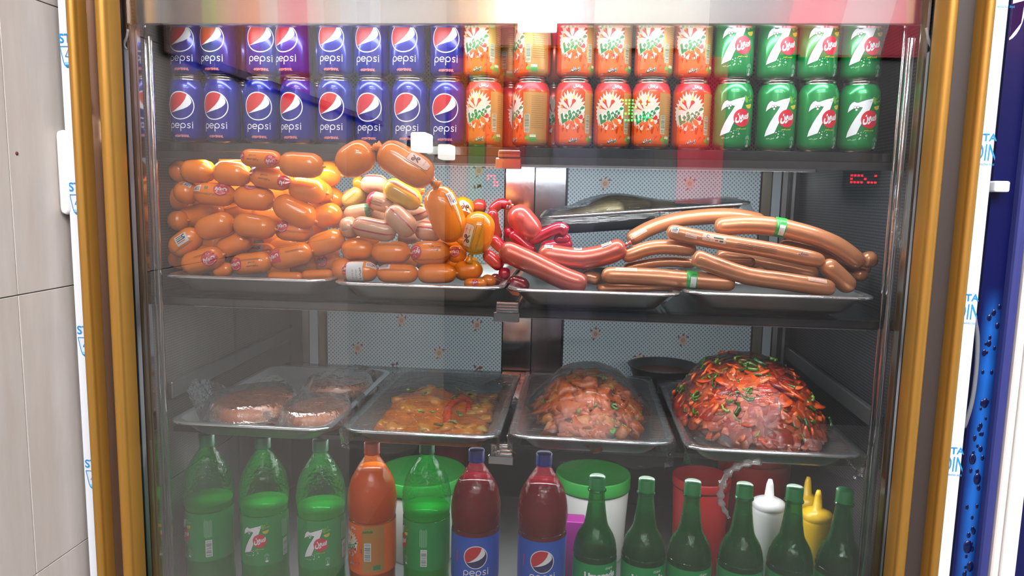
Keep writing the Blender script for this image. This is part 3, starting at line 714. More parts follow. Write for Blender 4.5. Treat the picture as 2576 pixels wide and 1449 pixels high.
# --- orange soda
ORC = mat('orange_can', (226, 78, 26), 0.24, 0.3, 0.4); SPL = mat('splash_orange', (230, 96, 30), 0.35); SPR = mat('splash_red', (214, 58, 30), 0.35); PETAL = mat('petal_red', (206, 44, 34), 0.35)
SEG = mat('segment_orange', (232, 104, 36), 0.35); GOLDP = mat('gold_print', (190, 140, 76), 0.35, 0.3); SGRN = mat('soda_green', (44, 128, 66), 0.4); TOPR = mat('soda_top_red', (206, 46, 54), 0.3, 0.3)
def drop(P, x, y, L, w, ang, m, z):
    pts = [(0, 0)] + [(L * (0.30 + .35 * (1 - cos(t))), w * sin(t) * (.35 + .65 * t / pi)) for t in [pi * i / 10 for i in range(1, 10)]]
    pts = [(0, -w * .12), (L * .45, -w * .35)] + arc(L - w, 0, w, -75, 75, 10) + [(L * .45, w * .35), (0, w * .12)]
    a = radians(ang); P.poly([(x + u * cos(a) - v * sin(a), y + u * sin(a) + v * cos(a)) for u, v in pts], m, z)
def soda(P, dx=0.0, dy=0.0, s=1.0, label=True):
    q = lambda x, y: (dx + s * (x - 2165) / 5.4, dy + s * (1215 - y) / 5.34)
    rnd = random.Random(11)
    cx, cy_ = q(2112, 885); pts = []
    for i in range(60):
        a = 2 * pi * i / 60; up = sin(a) > .25
        r = (1.0 + (.22 if i % 2 else -.06) * (1 if up else .25)) * rnd.uniform(.95, 1.05)
        pts.append((cx + 25 * s * r * cos(a), cy_ + 30 * s * r * sin(a)))
    P.poly(pts, mat('burst_white', (228, 208, 194), 0.35), 1)
    for x, y, L, w, a, m in ((2112, 850, 16, 3.6, 64, PETAL), (2100, 850, 17, 3.8, 118, PETAL), (2085, 862, 15, 3.2, 156, PETAL), (2062, 790, 6, 2.4, 100, LEM), (2138, 772, 6, 2.4, 80, LEM), (2040, 850, 6, 2.6, 150, LEM)):
        c = q(x, y); drop(P, c[0], c[1], L * s, w * s, a, m, 2)
    for a in (205, 242, 276, 310, 344):
        c = q(2125, 905); pts = []
        for t, r in ((-13, 5), (-15, 15), (-10, 19.5), (0, 21), (10, 19.5), (15, 15), (13, 5)):
            pts.append((c[0] + s * r * cos(radians(a + t)), c[1] + s * r * sin(radians(a + t)) * 1.05))
        P.poly(pts, SEG if a < 320 else PETAL, 2)
    c = q(2136, 905)
    P.text(fa('میرندا'), c[0], c[1], 21 * s, WHITE, 3, 0.50, 0.17, 0.30, 48 * s); P.text(fa('میرندا'), c[0], c[1], 21 * s, SGRN, 4.2, 0.50, 0.085, 0.30, 47 * s)
    # splash at the foot
    top = []
    for i in range(25):
        x = -30 + i * 2.2; top.append((dx + s * x, dy + s * (33 + 6 * sin(i * 1.5) + 5 * sin(i * .7 + 1))))
    P.poly([(dx - 30 * s, dy + 4 * s), (dx + 22.8 * s, dy + 4 * s)] + top[::-1], SPL, 2)
    for i in range(16):
        c = q(2010 + i * 17 + rnd.uniform(-6, 6), 1030 + rnd.uniform(-50, 90) * (.4 + .6 * (i / 15)))
        drop(P, c[0], c[1] - 5 * s, rnd.uniform(7, 13) * s, rnd.uniform(1.8, 3.0) * s, 90 + rnd.uniform(-55, 55), (SPR, SPL, SEG)[i % 3], 2.6 + .05 * i)
    c = q(2145, 1145); P.text(fa('اصل'), c[0], c[1], 8 * s, WHITE, 4, .03, 0.14, .25, 15 * s); P.text(fa('اصل'), c[0], c[1], 8 * s, DKG, 5, .03, 0.04, .25, 14.4 * s)
    c = q(2050, 1180); P.text('۳۳۰', c[0], c[1], 3 * s, WHITE, 4, 0, 0, 0, None, 1)
    if label:
        c = q(2180, 655); P.text(fa('پرتقال'), c[0], c[1], 7.5 * s, WHITE, 2, 0, 0.03, 0, 16 * s)
    return P
def back_panel(P, dx=0.0, dy=0.0, s=1.0, h0=4, h1=95, w=46):
    P.rect(dx, dy + h0 * s, dx + w * s, dy + h1 * s, GOLDP, 1.4)
    P.rect(dx + 3 * s, dy + 26 * s, dx + 12 * s, dy + 57 * s, mat('bar_pale', (224, 210, 180), .4), 3)
    rnd = random.Random(2); y = 27.0
    while y < 56: 
        t = rnd.choice((.4, .6, .9, 1.2)); P.rect(dx + 3.6 * s, dy + y * s, dx + 11.4 * s, dy + (y + t) * s, mat('bar_green', (40, 84, 66), .4), 4); y += t + rnd.choice((.5, .7, 1.0))
    P.rect(dx + 12 * s, dy + 11 * s, dx + 24 * s, dy + 23 * s, mat('panel_green', (70, 150, 70), .4), 3); P.rect(dx + 12.6 * s, dy + 18 * s, dx + 23.4 * s, dy + 22.4 * s, mat('bar_pale', (224, 210, 180), .4), 4)
    P.disc(dx + 7 * s, dy + 17 * s, 3.2 * s, 3.8 * s, LGR, 3)
    for i in range(16):
        yy = dy + (88 - i * 3.6) * s
        P.rect(dx + 15 * s, yy, dx + (41 - rnd.uniform(0, 4)) * s, yy + .7 * s, mat('fine_print', (140, 96, 48), .5), 3)
    return P
def soda_proto():
    top = Print(); top.rect(-103, 99.5, 103, 112, TOPR, 0)
    bp = back_panel(Print(), 15.5)
    return can_proto('orange_soda_can', ORC, [('coloured_band', top), ('emblem', soda(Print())), ('information_panel', bp)])
orange = soda_proto()
# --- the two rows on the top shelf
Z1 = 1.5284
ORD = ('first', 'second', 'third', 'fourth', 'fifth', 'sixth', 'seventh', 'eighth')
# pixel centre of each can at mid height in the lower and the upper row, turn of the print in degrees
cola_px = [(474, 474, 3), (562, 551, -2), (660, 665, 10), (752, 740, -11), (845, 845, 0), (939, 937, -2), (1032, 1026, 0), (1126, 1128, 0)]
oran_px = [(1218, 1212, 0), (1336, 1340, -48), (1443, 1448, 8), (1540, 1541, 6), (1637, 1645, -6), (1739, 1742, 2)]
lime_px = [(1843, 1846, -2), (1952, 1953, 0), (2056, 2056, 3), (2160, 2166, -6)]
def place_cans(proto, px, word, who):
    tr = tree_of(proto); first = True
    for i, (lo, hi, turn) in enumerate(px):
        dy = (0.004 if i % 2 else -0.001) + (0.006 if proto is cola and i in (0, 2) else 0)
        for row, x in ((0, lo), (1, hi)):
            yy = 0.136 + dy + 0.001 * row
            P0 = at(x, 280 if row == 0 else 130, yy)
            o = proto if first else copy_tree(proto, tr); first = False
            o.location = (P0.x, yy, Z1 + row * (CAN_H + 0.0003))
            o.rotation_euler.z = radians(turn + (random.uniform(-2, 2) if row else 0)) + atan2(-P0.x, 1.3) * .0
            o['label'] = '%s %s can from the %s in the %s row of the top shelf' % (ORD[i], word, who, ('lower', 'upper')[row])
            o['group'] = word + ' cans on the top shelf'
place_cans(cola, cola_px, 'blue cola', 'gold trim')
place_cans(orange, oran_px, 'orange soda', 'blue cans')
place_cans(lime, lime_px, 'green lemon-lime', 'orange cans')
# cans of the row behind that show through the gaps
tro = tree_of(orange)
for i, (x, row, what) in enumerate(((1286, 0, 'lower row, behind the gap of the first two'), (1288, 1, 'upper row, behind the gap of the first two'), (1392, 0, 'lower row, behind the second and third'), (1395, 1, 'upper row, behind the second and third'))):
    P0 = at(x, 280 if row == 0 else 130, 0.21); o = copy_tree(orange, tro)
    o.location = (P0.x, 0.212, Z1 + row * (CAN_H + .0003)); o.rotation_euler.z = radians((60, -60, 20, 90)[i])
    o['label'] = 'orange soda can in the ' + what + ' front cans'; o['group'] = 'orange soda cans on the top shelf'
trc = tree_of(cola)
for x, row in ((612, 0), (612, 1), (798, 0), (798, 1)):
    P0 = at(x, 280 if row == 0 else 130, 0.21); o = copy_tree(cola, trc); o.location = (P0.x, 0.212, Z1 + row * (CAN_H + .0003)); o.rotation_euler.z = radians(120)
    o['label'] = 'blue cola can in the %s row behind the %s front cans' % (('lower', 'upper')[row], 'second and third' if x < 700 else 'fourth and fifth'); o['group'] = 'blue cola cans on the top shelf'
# ================================================================== TRAYS
def rrect(x0, x1, y0, y1, r, z, bm, n=5):
    out = []
    for cx, cy_, a0 in ((x1 - r, y0 + r, -90), (x1 - r, y1 - r, 0), (x0 + r, y1 - r, 90), (x0 + r, y0 + r, 180)):
        for i in range(n + 1):
            a = radians(a0 + 90 * i / n); out.append(bm.verts.new((cx + r * cos(a), cy_ + r * sin(a), z)))
    return out
TRAYM = mat('tray_steel', (186, 184, 180), 0.30, 0.85, noise_amt=0.06, nscale=8, bump=0.15, bscale=60)
RIMM = mat('tray_rim', (228, 232, 236), 0.16, 0.9)
def tray(name, label, x0, x1, y0, y1, zr, depth=0.034, group=None, rot=None, cat='tray', m=TRAYM):
    cx, cy_ = (x0 + x1) / 2, (y0 + y1) / 2; w, d = (x1 - x0) / 2, (y1 - y0) / 2
    t = thing(name, label, cat, (cx, cy_, zr - depth), group)
    if rot: t.rotation_euler = rot
    bm = bmesh.new()
    L = [(0.012, 0.034, depth - 0.0015), (0.015, 0.034, depth - 0.006), (0.034, 0.03, 0.006), (0.040, 0.028, 0.0012), (0.060, 0.02, 0.0010)]
    R = [rrect(-w + a, w - a, -d + a, d - a, r, z, bm) for a, r, z in L]
    L2 = [(0.061, 0.02, 0.0), (0.039, 0.028, 0.0), (0.0325, 0.03, 0.0055), (0.0138, 0.034, depth - 0.0065), (0.0112, 0.034, depth - 0.0015)]
    R += [rrect(-w + a, w - a, -d + a, d - a, r, z, bm) for a, r, z in L2]
    for A, B in list(zip(R, R[1:])):
        if A is R[4]: continue
        n = len(A)
        for i in range(n): bm.faces.new((A[i], A[(i + 1) % n], B[(i + 1) % n], B[i]))
    bm.faces.new(R[4]); bm.faces.new(R[5][::-1])
    bmesh.ops.recalc_face_normals(bm, faces=bm.faces)
    link('tray_body', bm, m, t)
    bm = bmesh.new()
    R = [rrect(-w + a, w - a, -d + a, d - a, r, z, bm) for a, r, z in ((0.0125, 0.034, depth - 0.001), (0.010, 0.034, depth), (0.003, 0.036, depth), (0.0006, 0.036, depth - 0.0012), (0.0, 0.036, depth - 0.004), (0.0012, 0.036, depth - 0.0055), (0.003, 0.036, depth - 0.0050), (0.0030, 0.036, depth - 0.002), (0.0125, 0.034, depth - 0.001))]
    for A, B in zip(R, R[1:]):
        n = len(A)
        for i in range(n): bm.faces.new((A[i], A[(i + 1) % n], B[(i + 1) % n], B[i]))
    bmesh.ops.recalc_face_normals(bm, faces=bm.faces)
    link('tray_rim', bm, RIMM, t)
    return t
ZR2 = 1.2916
tray('serving_tray', 'steel tray full of small orange sausages only', -0.738, -0.432, 0.028, 0.46, ZR2 + .001, group='steel trays on the sausage shelf')
tray('serving_tray', 'steel tray of orange and striped sausages topped by large orange ones', -0.4275, -0.1255, 0.028, 0.46, ZR2 - .002, group='steel trays on the sausage shelf')
tray('serving_tray', 'steel tray of red sausages and ends of long copper ones', -0.1215, 0.1755, 0.028, 0.46, ZR2 - .0035, group='steel trays on the sausage shelf')
tray('serving_tray', 'steel tray of long copper coloured sausages at the mesh wall', 0.1790, 0.4900, 0.028, 0.46, ZR2 + .001, group='steel trays on the sausage shelf')

# ================================================================== SAUSAGES
ORG = orange_print()
TAN = mat('tan_casing', (204, 150, 118), 0.18, 0, 0.5, noise_amt=0.08, nscale=60)
YEL_LIT = mat('yellow_lit_casing', (206, 164, 40), 0.18, 0, 0.5, noise_amt=0.06, nscale=60)  # yellow reflection put into the colour of a tan casing
GRT = mat('greenish_casing', (186, 158, 84), 0.2, 0, 0.5, noise_amt=0.2, nscale=30)
COP = mat('copper_casing', (202, 132, 92), 0.27, 0.35, 0.25, noise_amt=0.05, nscale=20)
SAL = mat('salmon_casing', (196, 96, 78), 0.26, 0.35, 0.3, noise_amt=0.07, nscale=18)
CRI = mat('crimson_casing', (188, 26, 54), 0.2, 0.1, 0.5, noise_amt=0.08, nscale=25)
DRD = mat('dark_red_casing', (142, 26, 42), 0.22, 0.1, 0.5, noise_amt=0.08, nscale=25)
ROSEC = mat('rose_casing', (200, 82, 74), 0.25, 0.3, 0.4, noise_amt=0.2, nscale=14)
MAG = mat('stripe_magenta', (168, 30, 62), 0.3); LOGO = mat('logo_red', (206, 40, 58), 0.3); INK = mat('casing_ink', (70, 40, 24), 0.45)
STICK = mat('sticker_white', (226, 226, 228), 0.5); PINKP = mat('pink_patch', (232, 180, 164), 0.35); GLBL = mat('green_band', (44, 160, 62), 0.35); STRIPEB = mat('label_navy', (52, 58, 110), 0.4)

class Saus:
    def __init__(s, p0, p1, w, Y, Y1=None, sag=0.0, nexp=None, mid=None):
        A, B = at(p0[0], p0[1], Y), at(p1[0], p1[1], Y if Y1 is None else Y1)
        s.R = w / 2 / ppm((A + B) / 2)
        if mid is None:
            M = (A + B) / 2; d = (B - A).normalized(); n = Vector((-d.z, 0, d.x))
            s.c = spline([A, M + n * (sag / ppm(M)), B], 41) if sag else [A + (B - A) * i / 40 for i in range(41)]
        else:
            Ym = (Y + (Y if Y1 is None else Y1)) / 2
            s.c = spline([A] + [at(m_[0], m_[1], m_[2] if len(m_) > 2 else Ym) for m_ in mid] + [B], 41)
        s.L = sum((s.c[i + 1] - s.c[i]).length for i in range(40))
        s.n = nexp or max(2.8, min(18, 1.22 * s.L / s.R))
        s.cen = s.c[20].copy()
    def frame(s, t):
        f = max(0, min(40, t * 40)); i = min(39, int(f)); u = f - i
        P = s.c[i] * (1 - u) + s.c[i + 1] * u
        a, b = max(0, f - 1.5), min(40, f + 1.5)
        ia, ib = min(39, int(a)), min(39, int(b))
        pa = s.c[ia] * (1 - (a - ia)) + s.c[ia + 1] * (a - ia); pb = s.c[ib] * (1 - (b - ib)) + s.c[ib + 1] * (b - ib)
        T = (pb - pa).normalized()
        if not hasattr(s, 'ref'): s.ref = (CAM - s.cen).normalized()
        e1 = s.ref - T * s.ref.dot(T)
        if e1.length < 0.35:
            e1 = Vector((0, 0, 1)) - T * T.z
        e1.normalize(); e2 = e1.cross(T)
        return P, T, e1, e2
    def rad(s, t): return s.R * max(0.0, 1 - abs(2 * t - 1) ** s.n) ** 0.5
    def surf(s, t, th, off=0.0, pleat=True):
        P, T, e1, e2 = s.frame(t); r = s.rad(t)
        if pleat:
            q = max(0.0, 1 - min(t, 1 - t) * s.L / (s.R * 0.7))
            r *= 1 - s.pl * q * (0.5 + 0.5 * cos(s.pk * th + s.ph))
        n = e1 * cos(th) + e2 * sin(th)
        return P + n * (r + off)
    def mesh(s, seg=26, rings=24, pleat=0.30, k=13, wob=0.035):
        s.pl, s.pk, s.ph = pleat, k, random.uniform(0, 6)
        bm = bmesh.new(); R = []; sd = random.uniform(0, 100)
        for i in range(rings + 1):
            t = 0.5 - 0.5 * cos(pi * i / rings) if s.n < 6 else (lambda u: 0.5 - 0.5 * (abs(1 - 2 * u) ** 0.55) * (1 if u < .5 else -1))(i / rings)
            t = min(max(t, 0.0), 1.0)
            if i in (0, rings): R.append([bm.verts.new(s.surf(t, 0))]); continue
            ring = []
            for j in range(seg):
                th = 2 * pi * j / seg
                p = s.surf(t, th); q = s.frame(t)[0]
                f = 1 + wob * noise.noise(Vector((p.x * 30 + sd, p.y * 30, p.z * 30)))
                ring.append(bm.verts.new(q + (p - q) * f))
            R.append(ring)
        for a, b in zip(R, R[1:]):
            for j in range(seg):
                k2 = (j + 1) % seg
                if len(a) == 1: bm.faces.new((a[0], b[k2], b[j]))
                elif len(b) == 1: bm.faces.new((a[j], a[k2], b[0]))
                else: bm.faces.new((a[j], a[k2], b[k2], b[j]))
        bmesh.ops.recalc_face_normals(bm, faces=bm.faces)
        for v in bm.verts: v.co -= s.cen
        return bm
    def onto(s, t0, th0=0.0, flip=False, off=0.0005):
        sg = -1 if flip else 1
        def f(u, v, l):
            t = t0 + sg * u / 1000 / s.L; th = th0 + sg * v / 1000 / s.R
            t = min(max(t, 0.01), 0.99)
            return s.surf(t, th, off + l * 0.00015) - s.cen
        return f
CASING_TXT = [fa('سوسیس کوکتل گوشت مرغ'), fa('مواد تشکیل دهنده گوشت مرغ روغن'), fa('گوشت مرغ')]
SAUS_N = 0
def sausage(label, p0, p1, w, Y, m, group, prints=(), name='cocktail_sausage', ties='', **kw):
    """p0 -> p1 in photo pixels at depth Y, w thick in pixels"""
    global SAUS_N
    SAUS_N += 1
    mk = {k: kw.pop(k) for k in ('pleat', 'k', 'seg', 'rings', 'wob') if k in kw}
    s = Saus(p0, p1, w, Y, **kw)
    t = thing(name, label, 'sausage', s.cen, group)
    link('casing', s.mesh(**mk), m, t)
    for pr in prints:
        kind, a = pr[0], pr[1:]
        P = Print(); nm = 'lettering'
        if kind == 'logo':          # (t, theta, flip)
            D = 2 * s.R * 1000; r = 0.30 * D
            P.disc(0, 0, r * 1.05, r * 1.15, LOGO, 0, 0, 30); P.text(fa('پارس'), 0, r * .12, r * .95, STICK, 1.5, 0, 0.05, 0, r * 1.6)
            P.ring(0, -r * .72, r * .20, r * .27, STICK, 1.5, 0, 2 * pi, 16, .55); P.ring(0, -r * .1, r * .92, r * .97, STICK, 1.5, radians(40), radians(140), 14)
            P.cut(3.0); nm = 'round_logo'
        elif kind == 'square':
            D = 2 * s.R * 1000; r = 0.30 * D
            P.poly([(-r, -r), (r, -r), (r, r), (-r, r)], LOGO, 0); P.text(fa('پارس'), 0, r * .1, r * 1.0, STICK, 1.5, 0, 0.05, 0, r * 1.6); P.stroke([(-r * .8, -r * .7), (r * .8, -r * .7)], .5, STICK, 1.5); P.cut(3.0); nm = 'square_logo'
        elif kind == 'line':        # (t, theta, flip, length)
            l = s.L * 1000 * a[3]; P.text(CASING_TXT[int(a[0] * 100) % 2], 0, 0, 2.6, INK, 1, 0, 0.01, 0, l, 1); P.stroke([(-l * .55 + l * 1.1 * i / 8, -2.0) for i in range(9)], .55, INK, 1)
            P.cut(4.0, 'x')
        elif kind == 'words':
            P.text(fa('سوسیس کوکتل-۷۰'), 0, 4, 4.2, INK, 1, 0, .03, 0, 22, 2); P.text(fa('گوشت مرغ'), 0, -3, 4.2, INK, 1, 0, .03, 0, 14, 2); P.cut(4.0)
        elif kind == 'sticker':     # (t, theta, flip, w, h)
            P.poly([(-a[3] / 2, -a[4] / 2), (a[3] / 2, -a[4] / 2), (a[3] / 2, a[4] / 2), (-a[3] / 2, a[4] / 2)], STICK, 2.0)
            P.text(fa('انقضا'), a[3] * .36, 0, 4.5, BLACK, 3, pi / 2, .03, 0, 20, 1); P.text('۱۴۰۴/۰۱/۱۲', a[3] * .13, -1, 3.0, BLACK, 3, pi / 2, 0, 0, 16, 1); P.text('۱۴۰۳/۱۰/۱۲', -a[3] * .08, -1, 3.0, BLACK, 3, pi / 2, 0, 0, 16, 1); P.cut(3.0); nm = 'price_sticker'
        elif kind == 'badge':       # small white badge with colour stripes
            w2, h2 = a[3] / 2, a[4] / 2
            P.poly([(-w2, -h2), (w2, -h2), (w2, h2), (-w2, h2)], STICK, 1)
            for q, c in enumerate((LOGO, GLBL, STRIPEB, SPL)): P.rect(-w2 * .8, h2 * (.55 - .38 * q), w2 * (.7 - .2 * (q % 2)), h2 * (.75 - .38 * q), c, 2)
            P.ring(w2 * .55, h2 * .4, h2 * .22, h2 * .42, STRIPEB, 3, 0.6, 5.6, 14); P.cut(3.0); nm = 'badge'
        elif kind == 'code':
            P.rect(-a[3] / 2, -3.5, a[3] / 2, 3.5, mat('code_pale', (226, 170, 120), .4), 1)
            for q in range(10): P.rect(-a[3] / 2 + .6 + q * (a[3] - 1.2) / 10, -3, -a[3] / 2 + .6 + (q + .55) * (a[3] - 1.2) / 10, 3, INK, 2)
            nm = 'bar_code'
        elif kind == 'stripe':      # (theta,) or full-length ribbon
            n = 22; l = s.L * 1000 * 0.49
            P.stroke([(-l + 2 * l * i / n, 0) for i in range(n + 1)], 2.6, MAG, 0); P.wrap(s.onto(0.5, a[0])); P.done('printed_stripe', t); continue
        elif kind == 'patch':       # big pink patch with percent sign (t, theta, flip)
            P.poly([(-20, -9), (16, -9), (20, -5), (20, 11), (-16, 11), (-20, 6)], PINKP, 0); P.stroke([(-20, -9), (16, -9), (20, -5), (20, 11), (-16, 11), (-20, 6), (-20, -9)], .7, INK, 1)
            P.text('%', -6, 0, 14, INK, 2, pi / 2, .03); P.text(fa('گوشت مرغ'), 10, 2, 3.5, INK, 2, pi / 2, 0, 0, 12, 1); P.stroke([(-22, -11.5), (22, -11.5)], .6, INK, 1); P.cut(4.0); nm = 'percent_patch'
        elif kind == 'band':        # green paper band with a white date window
            c = 2 * pi * s.R * 1000 * .36
            P.rect(-9, -c, 9, c, GLBL, 1); P.rect(-2.5, -14, 7, 5, STICK, 2); P.text(fa('کوکتل'), 3, 10, 4, DKG, 2, 0, .03, 0, 9, 1); P.text(fa('گوشت'), -6, 4, 3, STICK, 2, pi / 2, 0, 0, 10, 1); P.text('۸۸ ۹۰', 1, -9, 2.5, INK, 3, pi / 2, 0, 0, 6, 1); P.cut(3.0); nm = 'paper_band'
        elif kind == 'pale':        # printed pale panel with small lines
            P.rect(-a[3] / 2, -4, a[3] / 2, 4, mat('pale_panel', (224, 182, 160), .35), 0)
            P.text(CASING_TXT[1], 0, 1.6, 2.2, STRIPEB, 1, 0, 0, 0, a[3] * .85, 1); P.text(CASING_TXT[0], 0, -1.8, 2.2, STRIPEB, 1, 0, 0, 0, a[3] * .85, 1); P.cut(4.0)
        elif kind == 'title':
            P.text(fa('همدان'), 0, 0, 6, STRIPEB, 1, 0, .04, 0, 16, 2); P.cut(4.0)
        elif kind == 'nutrition':
            P.rect(-20, -5.5, 20, 5.5, mat('pale_panel', (224, 182, 160), .35), 0)
            P.rect(0, 1, 16, 3, DKG, 1); P.rect(3, -3.5, 8, -1, LOGO, 1); P.rect(10, -4, 16, -1.5, DKG, 1); P.ring(-10, 2.5, 2, 3, STRIPEB, 1, .5, 5.5, 14); P.text(fa('گوشت'), -10, -3, 3, INK, 1, 0, 0, 0, 9, 1); P.cut(4.0)
        elif kind == 'tip':
            nm = 'printed_tip'; k = s.mesh(); k.free(); bm = bmesh.new(); RR = []
            for i in range(7):
                tt = a[0] + (a[1] - a[0]) * i / 6; RR.append([bm.verts.new(s.surf(tt, 2 * pi * j / 26, 0.0004 + s.R * .012) - s.cen) for j in range(26)])
            for A, B in zip(RR, RR[1:]):
                for j in range(26): bm.faces.new((A[j], A[(j + 1) % 26], B[(j + 1) % 26], B[j]))
            bmesh.ops.recalc_face_normals(bm, faces=bm.faces); link(nm, bm, a[2], t); continue
        P.wrap(s.onto(a[0], a[1], a[2])); P.done(nm, t)
    for e in ties:
        # twisted casing end ('a' start, 'b' end), capitals carry a metal clip
        end = 0.0 if e in 'aA' else 1.0
        P0, T, e1, e2 = s.frame(end); d = -T if end == 0 else T
        l = s.R * (0.55 if e in 'AB' else 0.22)
        bm = bmesh.new(); tube(bm, [P0 - d * s.R * .1 - s.cen, P0 + d * l * .3 - s.cen, P0 + d * l * .7 - s.cen, P0 + d * l - s.cen], [s.R * .16, s.R * .10, s.R * .20, s.R * .26] if e in 'AB' else [s.R * .2, s.R * .12, s.R * .1, s.R * .05], 10)
        tt = link('twisted_end', bm, m, t)
        if e in 'AB':
            bm = bmesh.new(); q = P0 + d * l * .25 - s.cen
            tube(bm, [q - e2 * s.R * .17, q, q + e2 * s.R * .17], s.R * .10, 10, True)
            link('metal_clip', bm, CHROME, tt)
    return t, s
def z5(x, y): return (400 + x / 3.45, 340 + y / 3.45)
def z6(x, y): return (800 + x / 3.45, 340 + y / 3.45)
def z7(x, y): return (1150 + x / 3.963, 450 + y / 3.963)
def z8(x, y): return (1700 + x / 3.963, 450 + y / 3.963)

# ---------------- tray one: small orange sausages
T1 = 'orange sausages in the first tray'
S = 1 / 3.45
def t1(label, a, b, w, Y, prints=(), ties='b', **k): return sausage(label, z5(*a), z5(*b), w * S, Y, ORG, T1, prints, ties=ties, **k)
t1('orange sausage end at the outer start of the top front row', (82, 318), (270, 312), 192, .125, (), Y1=.15)
t1('plain glossy orange sausage, second of the top front row', (192, 312), (484, 312), 202, .105)
t1('plain glossy orange sausage in the middle of the top front row', (474, 318), (800, 348), 212, .10, [('line', .5, 1.1, False, .6)])
t1('orange sausage with upside-down print lines in the top front row', (794, 335), (1156, 398), 205, .095, [('line', .46, .85, True, .7), ('words', .45, -.05, True), ('logo', .03, .4, False), ('logo', .93, -.25, True)])
t1('orange sausage peeping out behind the top row, its end hidden', (520, 240), (760, 212), 110, .15, [('line', .5, .5, True, .5)])
t1('orange sausage with a red logo lying on top of the pile', (716, 192), (1058, 212), 158, .064, [('words', .38, .1, True), ('logo', .82, -.2, True), ('logo', .03, .2, True)])
t1('big plain orange sausage at the inner end of the topmost row', (1048, 245), (1424, 272), 222, .056, [('line', .5, 1.15, False, .6)])
t1('shaded orange sausage set back behind the topmost row', (1370, 320), (1580, 350), 222, .165)
t1('pale lit orange sausage under the inner end of the top row', (1130, 440), (1456, 506), 226, .105)
t1('orange sausage curling round behind the pale lit one', (1290, 380), (1490, 560), 180, .15)
t1('orange sausage end hanging at the inner side behind the curl', (1400, 460), (1590, 630), 190, .18)
t1('round orange sausage end pointing out over the tray gap', (1330, 735), (1584, 660), 200, .12, ties='a')
t1('orange sausage sloping down to the twist in the third row', (1004, 575), (1358, 748), 228, .10)
t1('orange sausage with print along its top in the second row', (656, 528), (998, 566), 212, .105, [('line', .45, .95, True, .7), ('logo', .45, 1.35, True)])
t1('orange sausage with bar code and red logo in the second row', (308, 500), (658, 526), 198, .10, [('logo', .76, .55, True), ('code', .40, .55, True, 9), ('badge', .18, .5, True, 14, 13), ('line', .5, -.05, True, .85)])
t1('orange sausage with a white badge at the start of the second row', (136, 470), (336, 528), 192, .115, [('badge', .62, .8, True, 14, 10), ('line', .4, .6, True, .6)])
t1('orange sausage end tucked under the start of the second row', (78, 545), (250, 560), 205, .16, ties='')
t1('shaded orange sausage set back in the third row', (170, 738), (566, 636), 190, .15)
t1('orange sausage end with a red tip in the third row', (86, 748), (250, 740), 178, .125, [('tip', .02, .16, LOGO)])
t1('orange sausage with a pleated twist in the fourth row', (326, 836), (650, 742), 210, .09)
t1('plain orange sausage after the twist in the fourth row', (652, 762), (1012, 818), 208, .085, ties='ab')
t1('orange sausage with a red logo under the sloping third-row one', (1012, 812), (1330, 846), 188, .115, [('logo', .26, .35, True), ('line', .55, -.15, True, .8)], ties='a')
t1('deep shaded orange sausage in the hollow below the logo one', (960, 960), (1180, 930), 130, .19)
t1('orange sausage standing up with a white badge near the tray end', (108, 1010), (356, 848), 206, .085, [('badge', .60, .42, False, 24, 18), ('line', .45, -.1, False, .7)])
t1('short bright orange sausage leaning under the fourth row', (512, 1010), (806, 886), 186, .105, ties='a')
t1('orange sausage end at the tray corner under the upright one', (88, 1040), (260, 1120), 165, .13, ties='')
t1('orange sausage with an upside-down red logo on the tray bottom', (206, 1140), (556, 1036), 208, .075, [('logo', .78, .0, True), ('line', .62, .4, True, .3)])
t1('orange sausage with a red logo at its start by the tray rim', (634, 1132), (978, 1092), 188, .07, [('logo', .2, .1, True), ('line', .6, .3, True, .5), ('words', .62, -.05, True)])
t1('orange sausage with a square red logo rising from the rim', (964, 1092), (1330, 1004), 204, .082, [('square', .2, .3, True), ('line', .7, .35, True, .4)])
t1('orange sausage with a pale badge edge nearest the second tray', (1298, 990), (1606, 876), 198, .10, [('badge', .06, .35, False, 12, 14), ('line', .35, .95, False, .6)], ties='a')
t1('orange sausage half hidden beneath the square logo one', (1140, 1160), (1374, 1130), 165, .13, ties='')
t1('small pinched orange sausage end at the rim', (470, 1185), (645, 1155), 118, .085)
t1('orange sausage lying flat on the rim in the middle', (940, 1222), (1250, 1228), 80, .085, ties='')
t1('orange sausage lying flat on the rim by the tray gap', (1240, 1215), (1510, 1205), 85, .09, ties='')
t1('reddish orange sausage at the rim under the badge one', (1350, 1115), (1580, 1085), 158, .14, [('logo', .4, .2, True)], ties='')
t1('orange sausage glimpsed between third and fourth row', (575, 700), (800, 640), 150, .16, [('line', .5, .6, True, .6)])
t1('orange sausage deep in the pile under the second row', (470, 640), (660, 630), 120, .19, ties='')
t1('orange sausage with a white badge in the lower hollow', (740, 1015), (985, 1020), 150, .15, [('badge', .5, .5, False, 30, 14)], ties='')
t1('orange sausage filling the pile behind the fourth row', (900, 860), (1090, 900), 190, .2, ties='')
t1('orange sausage filling the pile behind the upright one', (380, 900), (560, 960), 170, .2, ties='')
t1('orange sausage filling the pile under the top row', (470, 410), (760, 430), 170, .2, ties='')
